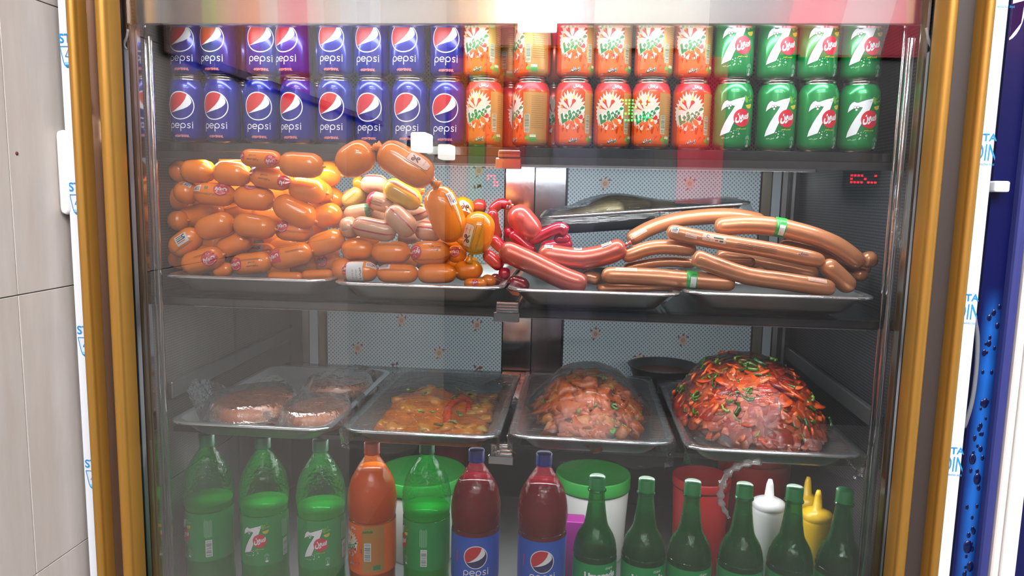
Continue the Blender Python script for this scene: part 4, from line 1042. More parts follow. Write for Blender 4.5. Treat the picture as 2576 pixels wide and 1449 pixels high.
for Y_, x_, y_, r_ in ((0.19, 150, 500, 15), (0.19, 420, 470, 15), (0.19, 700, 490, -15), (0.19, 980, 490, -5), (0.19, 1240, 470, 5), (0.20, 200, 640, -5), (0.20, 470, 590, -15), (0.20, 760, 640, 15), (0.20, 980, 690, 5), (0.20, 1250, 620, -15), (0.20, 1480, 700, -15), (0.21, 240, 880, -5), (0.21, 520, 830, 5), (0.21, 830, 820, -5), (0.21, 1080, 900, -15), (0.21, 1300, 780, 15), (0.18, 330, 1060, 15), (0.18, 640, 1010, -15), (0.18, 880, 1040, 5), (0.18, 1150, 1080, 15), (0.18, 1400, 1000, -25), (0.18, 480, 1120, -5), (0.18, 1080, 1150, -15)):
    t1('plain orange sausage buried in the first tray pile, behind the %s' % {.19: 'top row', .20: 'third row', .21: 'fourth row', .18: 'bottom row'}[Y_], (x_ - 165, y_ + r_), (x_ + 165, y_ - r_), 205, Y_, ties='', seg=18, rings=14)
# ---------------- tray two
T2 = 'orange sausages in the second tray'; T2P = 'pink-tan striped sausages in the second tray'; T2B = 'large orange sausages on top of the second tray'
def t2(label, a, b, w, Y, prints=(), m=ORG, g=T2, ties='b', **k): return sausage(label, z6(*a), z6(*b), w * S, Y, m, g, prints, ties=ties, **k)
t2('orange sausage at the start of the upper bottom row', (204, 985), (484, 1000), 184, .095)
t2('orange sausage with a small white badge in the upper bottom row', (466, 1012), (804, 1018), 194, .085, [('badge', .38, 1.15, False, 22, 8), ('line', .45, .75, False, .8)])
t2('orange sausage with readable black lettering and a red logo', (803, 1022), (1147, 1018), 202, .08, [('logo', .16, .1, False), ('words', .66, .35, False), ('line', .55, -.55, False, .8), ('line', .3, .95, False, .5)], ties='ab')
t2('orange sausage end with a faint red mark past the lettered one', (1120, 1030), (1290, 1035), 152, .11, [('logo', .45, .3, True)], ties='')
t2('orange sausage end at the start of the rim row', (120, 1158), (330, 1162), 198, .10, ties='')
t2('orange sausage carrying a big white date sticker', (212, 1182), (518, 1182), 186, .072, [('logo', .14, .35, True), ('sticker', .42, -.2, False, 30, 46), ('badge', .86, .75, False, 16, 12)])
t2('orange sausage with a white corner badge in the rim row', (513, 1198), (868, 1204), 166, .07, [('badge', .22, .8, False, 20, 10), ('line', .45, .45, False, .75)])
t2('plain orange sausage third along the rim row', (866, 1205), (1200, 1198), 172, .07, ties='ab')
t2('orange sausage with pleated end last in the rim row', (1176, 1182), (1430, 1165), 176, .10, ties='a')
t2('orange sausage with a red logo lying in the tray corner', (1268, 1285), (1470, 1290), 90, .075, [('logo', .5, .2, True)], ties='')
t2('small orange sausage end in the tray corner', (1420, 1245), (1545, 1280), 100, .10, ties='')
t2('orange sausage filling the pile behind the lettered one', (1000, 900), (1240, 960), 160, .16, ties='')
t2('orange sausage filling the pile behind the rim row', (560, 1100), (860, 1110), 130, .15, ties='')
t2('brownish sausage with a magenta stripe under the big orange one', (370, 420), (612, 430), 170, .15, [('stripe', .95)], TAN, T2P)
t2('tan sausage coloured by yellow reflected light, with a magenta stripe', (578, 425), (890, 606), 200, .105, [('stripe', .55)], YEL_LIT, T2P)
t2('tan sausage end with dark print and a magenta tip', (428, 548), (650, 614), 165, .115, [('tip', .05, .25, MAG), ('line', .45, .3, False, .4), ('line', .45, .0, False, .4), ('line', .45, -.3, False, .4)], TAN, T2P)
t2('tan sausage sloping steeply with one magenta stripe', (604, 634), (834, 856), 205, .085, [('stripe', .18)], TAN, T2P, ties='a', pleat=.1)
t2('greenish tan sausage at the tray gap', (222, 612), (400, 470), 150, .16, [('line', .5, .2, True, .5)], GRT, T2P)
t2('pale tan sausage with a green end', (226, 690), (474, 650), 138, .13, [('tip', .80, .96, mat('tip_green', (70, 120, 80), .3))], TAN, T2P)
t2('long tan sausage with two magenta stripes', (300, 778), (678, 850), 182, .085, [('stripe', .75), ('stripe', -.35)], TAN, T2P, ties='a')
t2('tan sausage end with radial folds and dark print', (196, 822), (350, 785), 192, .105, [('line', .35, .0, False, .4)], TAN, T2P, pleat=.2)
t2('tan sausage with crossing stripes under the big upright one', (842, 820), (1080, 850), 172, .115, [('stripe', .35), ('stripe', 1.1)], TAN, T2P, ties='a')
t2('tan sausage half hidden behind the yellow-lit one', (790, 700), (960, 640), 140, .15, [('stripe', -.2)], TAN, T2P, ties='')
t2('tan sausage in shadow beneath the sloping striped one', (690, 900), (900, 880), 110, .15, [], TAN, T2P, ties='')
t2('tan sausage in shadow filling the pile', (440, 640), (700, 760), 150, .19, [], TAN, T2P, ties='')
t2('large orange sausage pleated to a chrome clip on the pile top', (172, 296), (480, 118), 292, .052, [], g=T2B, name='large_sausage', ties='B', pleat=.12, k=15)
t2('large orange sausage with a percent sign across the pile top', (534, 118), (990, 392), 292, .050, [('patch', .70, .62, False), ('line', .32, .9, False, .3)], g=T2B, name='large_sausage', ties='aB', pleat=.10, k=15)
t2('large orange sausage standing up beside the wallpaper', (1012, 452), (1204, 922), 300, .075, [('badge', .30, .72, False, 22, 16), ('line', .55, .62, False, .7), ('line', .3, .5, False, .4)], g=T2B, name='large_sausage', ties='A', pleat=.10, k=15)
t2('large orange sausage with a pink percent patch by the red ones', (1330, 1030), (1436, 668), 282, .085, [('patch', .42, .55, False), ('line', .55, -.12, False, .7)], g=T2B, name='large_sausage', ties='A', pleat=.12, k=15)
t2('large orange sausage with a pink label hidden behind the upright one', (1170, 600), (1340, 690), 215, .16, [('patch', .75, .3, False)], g=T2B, name='large_sausage', ties='')
t2('orange sausage stub hanging under the pleated large one', (310, 380), (430, 470), 110, .16, ties='')
for x_, y_, r_, m_ in ((560, 790, 20, TAN), (860, 800, -20, TAN), (560, 560, 30, TAN), (360, 560, -30, TAN), (760, 540, 10, TAN)):
    t2('tan sausage buried in the back of the second tray pile', (x_ - 150, y_ + r_), (x_ + 150, y_ - r_), 180, .19, [], m_, T2P, ties='', seg=18, rings=14)
for x_, y_, r_ in ((380, 1060, 10), (680, 1090, -12), (1000, 1080, 14), (1240, 1130, -20), (420, 930, 10)):
    t2('plain orange sausage buried in the back of the second tray pile', (x_ - 165, y_ + r_), (x_ + 165, y_ - r_), 185, .17, ties='', seg=18, rings=14)
def neck(label, pts, w, Y):
    pp = [at(*z6(*p), Y) for p in pts]; c = pp[len(pp) // 2].copy()
    t = thing('casing_twist', label, 'sausage', c, 'twisted casing links')
    n = 22; sp_ = spline([p - c for p in pp], n); r = w * S / 2 / ppm(c)
    bm = bmesh.new(); tube(bm, sp_, [r * (0.35 + 0.65 * max(0.0, sin(pi * i / (n - 1))) ** .8) * (1 + .12 * sin(i * 2.1)) for i in range(n)], 12); link('casing', bm, ORG, t)
    for q, d in ((sp_[0], sp_[1] - sp_[0]), (sp_[-1], sp_[-1] - sp_[-2])):
        d.normalize(); e = d.cross(Vector((0, 1, 0))).normalized(); bm = bmesh.new(); tube(bm, [q - e * r * .55, q, q + e * r * .55], r * .32, 10); link('metal_clip', bm, CHROME, t)
neck('twisted orange casing joining the two topmost large sausages', [(468, 122), (510, 98), (548, 108)], 66, .045)
neck('twisted orange casing above the upright large sausage', [(972, 378), (1004, 418), (1018, 462)], 64, .058)
neck('twisted orange casing below the upright large sausage', [(1200, 905), (1262, 918), (1318, 950)], 76, .07)
neck('twisted orange casing hanging beside the yellow-lit sausage', [(888, 440), (905, 480), (892, 520)], 52, .13)

# ---------------- tray three: red sausages
T3 = 'red sausages in the third tray'; S7 = 1 / 3.963
def t3(label, a, b, w, Y, m=CRI, prints=(), ties='', name='red_sausage', mid=None, **k):
    return sausage(label, z7(*a), z7(*b), w * S7, Y, m, T3, prints, name=name, ties=ties, mid=[(*z7(*q[:2]), *q[2:]) for q in mid] if mid else None, **k)
BADGE3 = [('badge', .12, .9, False, 16, 9), ('badge', .45, 1.15, False, 16, 9), ('badge', .78, .95, False, 22, 8)]
t3('big curved salmon sausage lying over the tray rim', (420, 690), (1296, 1064), 226, .085, SAL, mid=[(640, 790), (880, 905), (1100, 1005)], pleat=.05, name='large_red_sausage')
t3('big curved salmon sausage with white badges and a red tuft', (800, 740), (1680, 660), 222, .115, SAL, BADGE3, 'B', mid=[(1010, 775), (1250, 800), (1500, 745)], pleat=.10, name='large_red_sausage', k=15)
t3('rose sausage standing up, pleated to a chrome clip', (552, 282), (800, 600), 262, .13, ROSEC, [], 'A', pleat=.16, k=15, name='large_red_sausage')
t3('dark red thin sausage bent over at the top of the pile', (540, 270), (330, 330), 106, .15, DRD, [('badge', .06, .3, False, 10, 12)], mid=[(430, 250)])
t3('dark red thin sausage hanging down from the bend', (350, 300), (410, 610), 112, .135, DRD, mid=[(365, 450)])
t3('crimson sausage between the orange percent one and the salmon curve', (330, 580), (480, 720), 125, .12, CRI)
t3('bright crimson thin sausage sloping behind the salmon curve', (530, 528), (770, 740), 112, .125, CRI)
t3('small crimson sausage end above the sloping one', (462, 530), (580, 535), 108, .15, CRI)
t3('crimson sausage bent upward before the black tray', (720, 634), (1098, 540), 122, .125, CRI, [('badge', .75, .5, False, 8, 6)], mid=[(880, 545), (1020, 490)])
t3('short crimson sausage under the bent one', (960, 600), (1130, 590), 100, .14, CRI)
t3('crimson sausage with a shiny tip beside the tray gap', (270, 730), (450, 890), 132, .10, CRI)
t3('small round crimson sausage end over the rim', (412, 935), (530, 950), 120, .095, CRI)
t3('red capped sausage with a tan print standing by the wallpaper', (220, 345), (222, 200), 142, .17, mat('cap_red', (176, 48, 50), .25, .1, .4), [('line', .35, .15, False, .5)])
t3('dark red sausage in the shade under the big curve', (500, 1010), (720, 1080), 150, .13, DRD)
t3('dark red sausage in the shade at the tray corner', (330, 980), (520, 1060), 120, .15, DRD)
t3('dark red sausage filling the pile behind the salmon curve', (560, 640), (760, 860), 150, .19, DRD)
t3('crimson sausage filling the pile behind the badges', (830, 690), (1150, 640), 130, .19, CRI)
# ---------------- trays three and four: long copper sausages
T4 = 'long copper sausages'
def t4(label, a, b, w, Y, prints=(), ties='', mid=None, Y1=None, name='long_sausage', **k):
    return sausage(label, a, b, w, Y, COP, T4, prints, name=name, ties=ties, mid=mid, Y1=Y1, rings=40, **k)
t4('long copper sausage lying highest, at the back of its pile', (1578, 606), (1925, 556), 39, .17, [('pale', .10, .1, False, 42)], mid=[(1640, 573), (1720, 550), (1830, 543)], Y1=.20)
t4('long copper sausage with a green band, its tail drooping', (1796, 572), (2172, 668), 48, .13, [('band', .46, 0, False)], mid=[(1880, 566), (1975, 575), (2090, 612)], ties='b', pleat=.1)
t4('copper sausage knob at the end of the banded long one', (2164, 656), (2208, 650), 42, .135, (), name='copper_sausage', pleat=.2)
t4('long copper sausage covered in small lettering', (1676, 580), (2076, 658), 41, .10, [('badge', .06, .4, False, 16, 12), ('pale', .20, .1, False, 26), ('nutrition', .36, .25, False), ('line', .60, .35, False, .2), ('line', .60, .1, False, .2), ('line', .60, -.2, False, .2), ('title', .86, .35, False)], mid=[(1780, 603), (1930, 628)], ties='b', pleat=.12)
t4('copper sausage hanging down after the lettered one', (2070, 658), (2146, 730), 48, .10, (), 'a', name='copper_sausage', pleat=.14)
t4('long copper sausage resting along the rim of the last tray', (1742, 644), (2102, 728), 46, .075, [('line', .28, .7, False, .12), ('line', .66, .75, False, .15), ('pale', .88, .75, False, 26)], mid=[(1800, 668), (1880, 694), (1990, 710)], pleat=.06)
t4('copper sausage arching behind the salmon badge one', (1564, 648), (1752, 628), 38, .12, mid=[(1650, 622)], pleat=.12)
t4('copper sausage half hidden with lettering under the arch', (1568, 676), (1752, 662), 26, .14, [('line', .45, .6, False, .4)], mid=[(1660, 660)])
t4('long copper sausage with a green band on the third tray', (1512, 692), (1850, 712), 45, .085, [('pale', .16, .8, False, 32), ('band', .60, 0, False), ('line', .38, .8, False, .1)], mid=[(1640, 697), (1760, 706)], pleat=.06)
t4('copper sausage with a crinkled pale tie behind the lettered one', (1960, 616), (2172, 662), 34, .16, (), 'A', pleat=.2)
t4('small copper sausage knob in the last tray corner', (2146, 690), (2184, 692), 32, .15, (), name='copper_sausage')
t4('crimped copper sausage end on the floor of the last tray', (1890, 690), (1926, 676), 22, .14, (), name='copper_sausage', pleat=.25)
t4('copper sausage in shade between the salmon curve and the band', (1464, 690), (1512, 706), 34, .13, (), 'b', name='copper_sausage', pleat=.2)
t4('copper sausage lying behind the rim one', (1795, 656), (1900, 660), 26, .15)
t4('copper sausage in shade on the tray floor, third tray', (1500, 724), (1720, 722), 22, .11)
t4('copper sausage in shade behind the knobs of the last tray', (2040, 640), (2190, 680), 34, .19)
t4('copper sausage filling the shade under the lettered one', (1800, 640), (2060, 690), 36, .18)
# ================================================================== LOWER TRAYS AND FOOD
ZR3 = 1.0262
TX = [(-0.738, -0.432), (-0.4115, -0.1275), (-0.1120, 0.1760), (0.1920, 0.4900)]
TLAB = ['steel tray holding meat patties in clear bags', 'film-wrapped steel tray of yellow potato stew', 'film-wrapped steel tray with a pile of brown chicken stew', 'film-wrapped steel tray under the tall heap of sliced sausage']
DTRAY = mat('tray_steel_dark', (168, 172, 174), 0.32, 0.7, noise_amt=0.08, nscale=8)
for (x0, x1), lab, dz in zip(TX, TLAB, (-.0015, 0, .0045, -.001)):
    tray('serving_tray', lab, x0, x1, 0.028, 0.486, ZR3 + dz, group='steel trays on the food shelf', m=DTRAY)

def sheet(fn, nx, ny, bm=None):
    """grid surface fn(u,v) -> point, u,v in 0..1"""
    bm = bm or bmesh.new()
    V = [[bm.verts.new(fn(i / nx, j / ny)) for j in range(ny + 1)] for i in range(nx + 1)]
    for i in range(nx):
        for j in range(ny): bm.faces.new((V[i][j], V[i + 1][j], V[i + 1][j + 1], V[i][j + 1]))
    return bm
def blob(bm, c, r, rnd, sub=2, amp=0.25, sq=(1, 1, 1), rot=None):
    g_ = bmesh.ops.create_icosphere(bm, subdivisions=sub, radius=1); o = Vector((rnd.uniform(0, 50), rnd.uniform(0, 50), rnd.uniform(0, 50)))
    R = rot or Matrix.Rotation(rnd.uniform(0, 6), 3, Vector((rnd.uniform(-1, 1), rnd.uniform(-1, 1), rnd.uniform(-1, 1))).normalized())
    for v in g_['verts']:
        f = 1 + amp * noise.noise(v.co * 1.4 + o) * 1.6
        v.co = R @ Vector((v.co.x * sq[0] * f, v.co.y * sq[1] * f, v.co.z * sq[2] * f)) * r + Vector(c)
    return bm

# ---- meat patties and their bags
PATTY = mat('patty_meat', (152, 84, 48), 0.5, noise_amt=0.14, nscale=60, bump=0.6, bscale=240)
def patty(label, cx, cy_, z, rx, ry, th, tilt=0.0):
    r = random.Random(cx * 1000)
    def wob(a, zz): return 1 + .03 * noise.noise(Vector((cos(a) * 2 + cx * 9, sin(a) * 2, 0)))
    bm = lathe([(0, th), (0.5, th * 1.02), (0.86, th * .96), (0.97, th * .8), (1.0, th * .5), (0.985, th * .2), (0.93, 0), (0, 0)], 44, None, wob)
    for v in bm.verts: v.co = Vector((v.co.x * rx, v.co.y * ry, v.co.z))
    o = tag(link('meat_patty', bm, PATTY), label, 'meat patty', 'bagged meat patties'); o.location = (cx, cy_, z); o.rotation_euler = (tilt, 0, 0); return o
patty('larger flat meat patty in a clear bag beside the ribbed wall', -0.630, 0.165, 1.000, 0.080, 0.098, 0.034, 0.03)
patty('smaller flat meat patty in a clear bag beside the stew tray', -0.494, 0.145, 1.000, 0.062, 0.078, 0.030, 0.03)
patty('dim meat patty at the back of the patty tray', -0.52, 0.36, 1.000, 0.07, 0.08, 0.018, 0.0)
def bag(label, cx, cy_, rx, ry, z0, flaps, seed):
    """open plastic bag: crumpled sheet over the patty, its mouth standing up as flaps [(angle, height, spread)]"""
    def fn(u, v):
        a = 2 * pi * u; rr = v
        rad_ = min(rr / 0.72, 1.0); px, py = cos(a) * rx * rad_, sin(a) * ry * rad_
        z = z0 + 0.030 - 0.028 * max(0, rad_ - .86) / .14
        n1 = noise.noise(Vector((px * 26 + seed, py * 26, rr * 3))); n2 = noise.noise(Vector((px * 70 + seed, py * 70, a * 2)))
        if rr > 0.72:
            q = (rr - 0.72) / 0.28; up = 0; out = 0.006 * q
            for fa_, h, sp_ in flaps:
                d = abs((a - fa_ + pi) % (2 * pi) - pi); w = max(0, 1 - (d / sp_) ** 2); up += h * w; out += 0.022 * w * q
            z += up * q + 0.010 * q * n1; k = 1 + out / rx * 1.0
            px *= k; py *= k
            px += 0.006 * n2 * q; py += .006 * n1 * q
        else:
            z += 0.0035 * n1 * rad_ + 0.002 * n2
        return Vector((px, py, z - z0))
    o = tag(link('plastic_bag', sheet(fn, 72, 26), BAG), label, 'bag', 'clear bags around the patties'); o.location = (cx, cy_, z0); return o
bag('clear plastic bag with tall open flaps around the larger patty', -0.632, 0.162, 0.092, 0.108, 1.014, [(pi * 1.0, 0.050, 0.8), (0.15, 0.062, 0.7), (pi * .55, 0.03, .6)], 3.1)
bag('clear crumpled bag around the smaller patty', -0.494, 0.140, 0.070, 0.086, 1.010, [(pi * 1.25, 0.02, 0.7), (pi * .3, 0.025, .8)], 8.2)
bag('clear bag around the dim patty at the tray back', -0.52, 0.355, 0.080, 0.085, 1.003, [(pi * .5, 0.03, 0.9)], 5.7)

# ---- heaps: a lumpy base with the pieces lying in it
def heap(name, label, cx, cy_, z0, rx, ry, H, pw, mbase, foot=0.010, cat='food'):
    t = thing(name, label, cat, (cx, cy_, z0))
    def hz(x, y):
        q = sqrt((x / rx) ** 2 + (y / ry) ** 2)
        return H * max(0.0, 1 - q ** pw) ** 0.85
    def fn(u, v):
        a = 2 * pi * u; x, y = cos(a) * rx * v, sin(a) * ry * v
        z = hz(x, y); n = noise.noise(Vector((x * 60, y * 60, z * 40))) * .004 + noise.noise(Vector((x * 160, y * 160, z * 90))) * .0025
        return Vector((x * (1 + n * 2), y * (1 + n * 2), max(0.0, z + n) + 0.0005)) if v < 0.96 else Vector((x * .74, y * .80, .0006 - foot))
    link('sauce', sheet(fn, 60, 27), mbase, t)
    return t, hz
def scatter(t, hz, rx, ry, meshes, n, name, rnd, lift=0.0, flat=0.7, rmax=0.98, front=0.0, sc=(0.8, 1.2), where=None, ex=0.36):
    """pieces on the heap surface, copies sharing mesh data"""
    k = 0; tries = 0
    while k < n and tries < n * 30:
        tries += 1
        a = rnd.uniform(0, 2 * pi); q = rnd.uniform(0, 1) ** ex * rmax; x, y = cos(a) * rx * q, sin(a) * ry * q
        if y > ry * (1 - front): continue
        if where and not where(x, y): continue
        e = 0.004; z = hz(x, y)
        nrm = Vector((-(hz(x + e, y) - hz(x - e, y)) / 2 / e, -(hz(x, y + e) - hz(x, y - e)) / 2 / e, 1)).normalized()
        me, ms = meshes[rnd.randrange(len(meshes))]
        o = link(name, me, ms, t, True)
        nrm = (nrm + Vector((rnd.uniform(-1, 1), rnd.uniform(-1, 1), rnd.uniform(-.4, 1))) * (1 - flat)).normalized()
        o.rotation_euler = (nrm.to_track_quat('Z', 'Y').to_matrix() @ Matrix.Rotation(rnd.uniform(0, 6.28), 3, 'Z')).to_euler()
        o.location = Vector((x, y, z)) + nrm * lift; s = rnd.uniform(*sc); o.scale = (s, s, s)
        k += 1
def mesh_of(bm, m, nm='piece'):
    me = bpy.data.meshes.new(nm); bm.to_mesh(me); bm.free(); me.materials.append(m)
    me.polygons.foreach_set('use_smooth', [True] * len(me.polygons)); return (me, m)
def slice_mesh(rx, ry, th, bend, seed, wedge=0.0):
    """thin curled slice"""
    bm = bmesh.new(); n = 14; T = []; B = []
    for z in (th, 0.0):
        ring = []
        for i in range(n):
            a = 2 * pi * i / n; k = 1 + .10 * noise.noise(Vector((cos(a) * 1.5 + seed, sin(a) * 1.5, seed)))
            x, y = rx * cos(a) * k, ry * sin(a) * k
            if wedge: x = max(x, -rx * wedge)
            ring.append(bm.verts.new((x, y, z + bend * (x / rx) ** 2 - .3 * bend)))
        (T if z else B).extend(ring)
    for i in range(n): bm.faces.new((B[i], B[(i + 1) % n], T[(i + 1) % n], T[i]))
    c = bm.verts.new((0, 0, th - .3 * bend)); c2 = bm.verts.new((0, 0, -.3 * bend))
    for i in range(n): bm.faces.new((T[i], T[(i + 1) % n], c)); bm.faces.new((B[(i + 1) % n], B[i], c2))
    return bm
def pepper_mesh(R, w, arc_, th):
    """half ring of green pepper"""
    bm = bmesh.new(); n = 9; rings = []
    for i in range(n + 1):
        a = arc_ * i / n - arc_ / 2; k = R * (1 + .08 * sin(i * 2.0))
        rings.append([bm.verts.new((cos(a) * (k + s_ * th), sin(a) * (k + s_ * th), z)) for s_, z in ((0, 0), (1, .15 * w), (1, .85 * w), (0, w))])
    for A, B in zip(rings, rings[1:]):
        for j in range(4): bm.faces.new((A[j], B[j], B[(j + 1) % 4], A[(j + 1) % 4]))
    bm.faces.new(rings[0][::-1]); bm.faces.new(rings[-1]); bmesh.ops.recalc_face_normals(bm, faces=bm.faces); return bm
PEP1 = mat('pepper_green', (66, 100, 32), 0.25, 0, .4, noise_amt=.15, nscale=80); PEP2 = mat('pepper_dark', (36, 70, 30), 0.25, 0, .4); PEP3 = mat('pepper_pale', (128, 150, 60), 0.3, 0, .3)
# tall heap of sliced sausage in the last tray
HS = mat('sauce_red', (150, 42, 16), 0.25, 0, 0.3, noise_amt=0.2, nscale=70)
SL1 = mat('slice_orange', (200, 72, 22), 0.32, 0, .15, noise_amt=.08, nscale=60); SL2 = mat('slice_red', (172, 42, 18), 0.32, 0, .15, noise_amt=.1, nscale=60)
SL3 = mat('slice_salmon', (204, 92, 44), 0.35, 0, .1, noise_amt=.08, nscale=60); SL4 = mat('slice_wine', (140, 36, 28), 0.3, 0, .2)
rnd = random.Random(21)
hp, hz = heap('sausage_stew', 'tall heap of red sausage slices with green pepper in the last tray', 0.340, 0.255, 1.0165, 0.138, 0.205, 0.114, 2.5, HS, 0.019)
SLM = [mesh_of(slice_mesh(*a), m) for a, m in (((.017, .014, .003, .004, 1), SL1), ((.020, .013, .003, -.004, 2), SL2), ((.015, .013, .0035, .005, 3, .35), SL1), ((.019, .010, .003, .006, 4, .5), SL3), ((.014, .012, .003, .002, 5), SL2), ((.022, .011, .003, .007, 6, .2), SL1), ((.016, .013, .003, -.003, 7), SL4), ((.015, .009, .003, .004, 8, .4), SL3))]
scatter(hp, hz, .138, .205, SLM, 270, 'sausage_slice', rnd, 0.0015, 0.72, 0.99, 0.25, (0.95, 1.5))
STR = [mesh_of(nbox(-.004, .004, -.012, .012, -.002, .002, .0008, 1), SL3), mesh_of(nbox(-.006, .006, -.008, .008, -.0025, .0025, .0008, 1), SL1)]
scatter(hp, hz, .138, .205, STR, 120, 'sausage_chunk', rnd, 0.003, 0.45, 0.995, 0.3, (.9, 1.5), where=lambda x, y: y < -.05, ex=.2)
PM = [mesh_of(pepper_mesh(.009, .006, 2.6, .002), PEP1), mesh_of(pepper_mesh(.012, .007, 2.0, .002), PEP2), mesh_of(pepper_mesh(.007, .005, 3.6, .0018), PEP1), mesh_of(pepper_mesh(.010, .005, 1.6, .0025), PEP3)]
scatter(hp, hz, .138, .205, PM, 85, 'pepper_slice', rnd, 0.005, 0.65, 0.96, 0.25, (.8, 1.4), ex=.5)
# chicken stew pile
CS = mat('stew_brown', (126, 58, 24), 0.25, 0, .5, noise_amt=.25, nscale=60)
CK1 = mat('chicken_sauced', (166, 74, 18), 0.42, 0, 0, noise_amt=.18, nscale=70, bump=.4, bscale=160); CK2 = mat('chicken_gold', (170, 96, 18), 0.42, 0, 0, noise_amt=.15, nscale=70); CK3 = mat('carrot_red', (200, 70, 20), 0.4)
hp, hz = heap('chicken_stew', 'pile of brown chicken pieces with chopped green onion', 0.030, 0.245, 1.0100, 0.100, 0.178, 0.072, 1.7, CS)
rnd = random.Random(8)
def bl(r, sq, amp, m, sd, sub=1):
    bm = bmesh.new(); blob(bm, (0, 0, 0), r, random.Random(sd), sub, amp, sq, Matrix.Identity(3)); return mesh_of(bm, m)
CM = [bl(.016, (1.3, .8, .6), .85, CK1, 1, 2), bl(.014, (1, .9, .7), .9, CK1, 2, 2), bl(.016, (1.4, .7, .5), .5, CK2, 3, 2), bl(.011, (1, 1, .7), .45, CK1, 4, 2), bl(.010, (1, .8, .7), .3, CK3, 5), bl(.020, (1.2, .9, .5), .9, CK1, 6, 2), bl(.012, (1.3, .7, .7), .5, CK2, 7)]
scatter(hp, hz, .100, .178, CM, 165, 'chicken_piece', rnd, 0.002, 0.45, 0.98, 0.25, (.8, 1.35))
GM = [mesh_of(nbox(-.004, .004, -.006, .006, -.002, .002, .001, 1), mat('onion_green', (70, 140, 40), .35)), mesh_of(pepper_mesh(.005, .005, 4.5, .0015), mat('onion_green', (70, 140, 40), .35)), mesh_of(pepper_mesh(.005, .006, 3, .0015), PEP3)]
scatter(hp, hz, .100, .178, GM, 46, 'green_onion', rnd, 0.006, 0.7, 0.95, 0.3, (.7, 1.3), where=lambda x, y: noise.noise(Vector((x * 22, y * 12, 3))) > -.05)
o = tag(link('onion_ring', pepper_mesh(.009, .008, 3.4, .002), mat('onion_green', (70, 140, 40), .35)), 'green onion ring lying alone on the stew tray floor', 'vegetable'); o.location = at(1650, 1103, .105); o.location.z = 1.0; o.rotation_euler = (0.0, 0, -1.9)
# potato stew
PS = mat('stew_orange', (186, 96, 18), 0.2, 0, .6, noise_amt=.25, nscale=40)
t = thing('potato_stew', 'yellow potato stew with red pepper strips in the second food tray', 'food', (-0.270, 0.235, 0.9965))
def st_h(x, y): return 0.013 + 0.030 * math.exp(-((x + .03) ** 2 + (y - .03) ** 2) / .0045) + 0.006 * noise.noise(Vector((x * 30, y * 30, 2)))
link('sauce', sheet(lambda u, v: Vector((-.108 + .216 * u, -.180 + .33 * v, max(.001, st_h(-.108 + .216 * u, -.180 + .33 * v) * min(1, 30 * min(u, 1 - u, v, 1 - v) + .05)))), 44, 60), PS, t)
rnd = random.Random(4)
POT = mat('potato_yellow', (200, 128, 26), .3, 0, .4, noise_amt=.12, nscale=60); POT2 = mat('potato_pale', (190, 146, 54), .3, 0, .4); RPE = mat('pepper_red', (196, 58, 26), .22, 0, .5)
def on_stew(name, me, n, x0=-.085, x1=.085, y0=-.15, y1=.12, sc=(.8, 1.2), lift=.003):
    for i in range(n):
        x, y = rnd.uniform(x0, x1), rnd.uniform(y0, y1); o = link(name, *me[i % len(me)], t)
        o.location = (x, y, st_h(x, y) + lift); o.rotation_euler = (rnd.uniform(-.4, .4), rnd.uniform(-.4, .4), rnd.uniform(0, 6)); s = rnd.uniform(*sc); o.scale = (s, s, s)
on_stew('potato_chunk', [bl(.015, (1.2, .8, .7), .25, POT, 1, 2), bl(.014, (1, 1, .7), .3, POT2, 2, 2), bl(.016, (1.3, .8, .6), .25, mat('potato_orange', (210, 132, 40), .3, 0, .4), 3, 2), mesh_of(nbox(-.008, .008, -.014, .014, -.006, .006, .003, 2), POT)], 34, -.10, .10, -.165, .12, (.7, 1.1), -.002)
on_stew('green_bean', [mesh_of(nbox(-.003, .003, -.010, .010, -.002, .002, .001, 1), PEP1), mesh_of(pepper_mesh(.008, .005, 2, .002), PEP3)], 16, lift=.008)
for (pts, w) in (([(.035, -.13, .012), (.030, -.09, .020), (.022, -.04, .026), (.030, .0, .030), (.045, .03, .022)], .011), ([(.06, -.02, .016), (.05, .03, .022), (.02, .06, .024)], .009), ([(-.06, .01, .014), (-.05, .05, .03), (-.03, .08, .03)], .009)):
    link('pepper_strip', tube(bmesh.new(), spline(pts, 14), [w * (.45 + .55 * max(0.0, sin(pi * i / 13)) ** .6) for i in range(14)], 10, True, .55), RPE, t)
# round dark pan at the back
t = thing('round_pan', 'dark round pan with red-brown sauce behind the stew tray', 'pan', (0.215, 0.578, 0.9865))
link('pan_body', lathe([(0, 0), (.058, 0), (.065, .004), (.083, .052), (.087, .054), (.085, .0555), (.079, .052), (.061, .007), (0, .005)], 40), mat('pan_dark', (70, 74, 76), .35, .7), t)
link('sauce', lathe([(0, .036), (.05, .037), (.0725, .0365)], 30, None, lambda a, z: 1), mat('pan_sauce', (104, 40, 24), .25, 0, .5, noise_amt=.4, nscale=50), t)

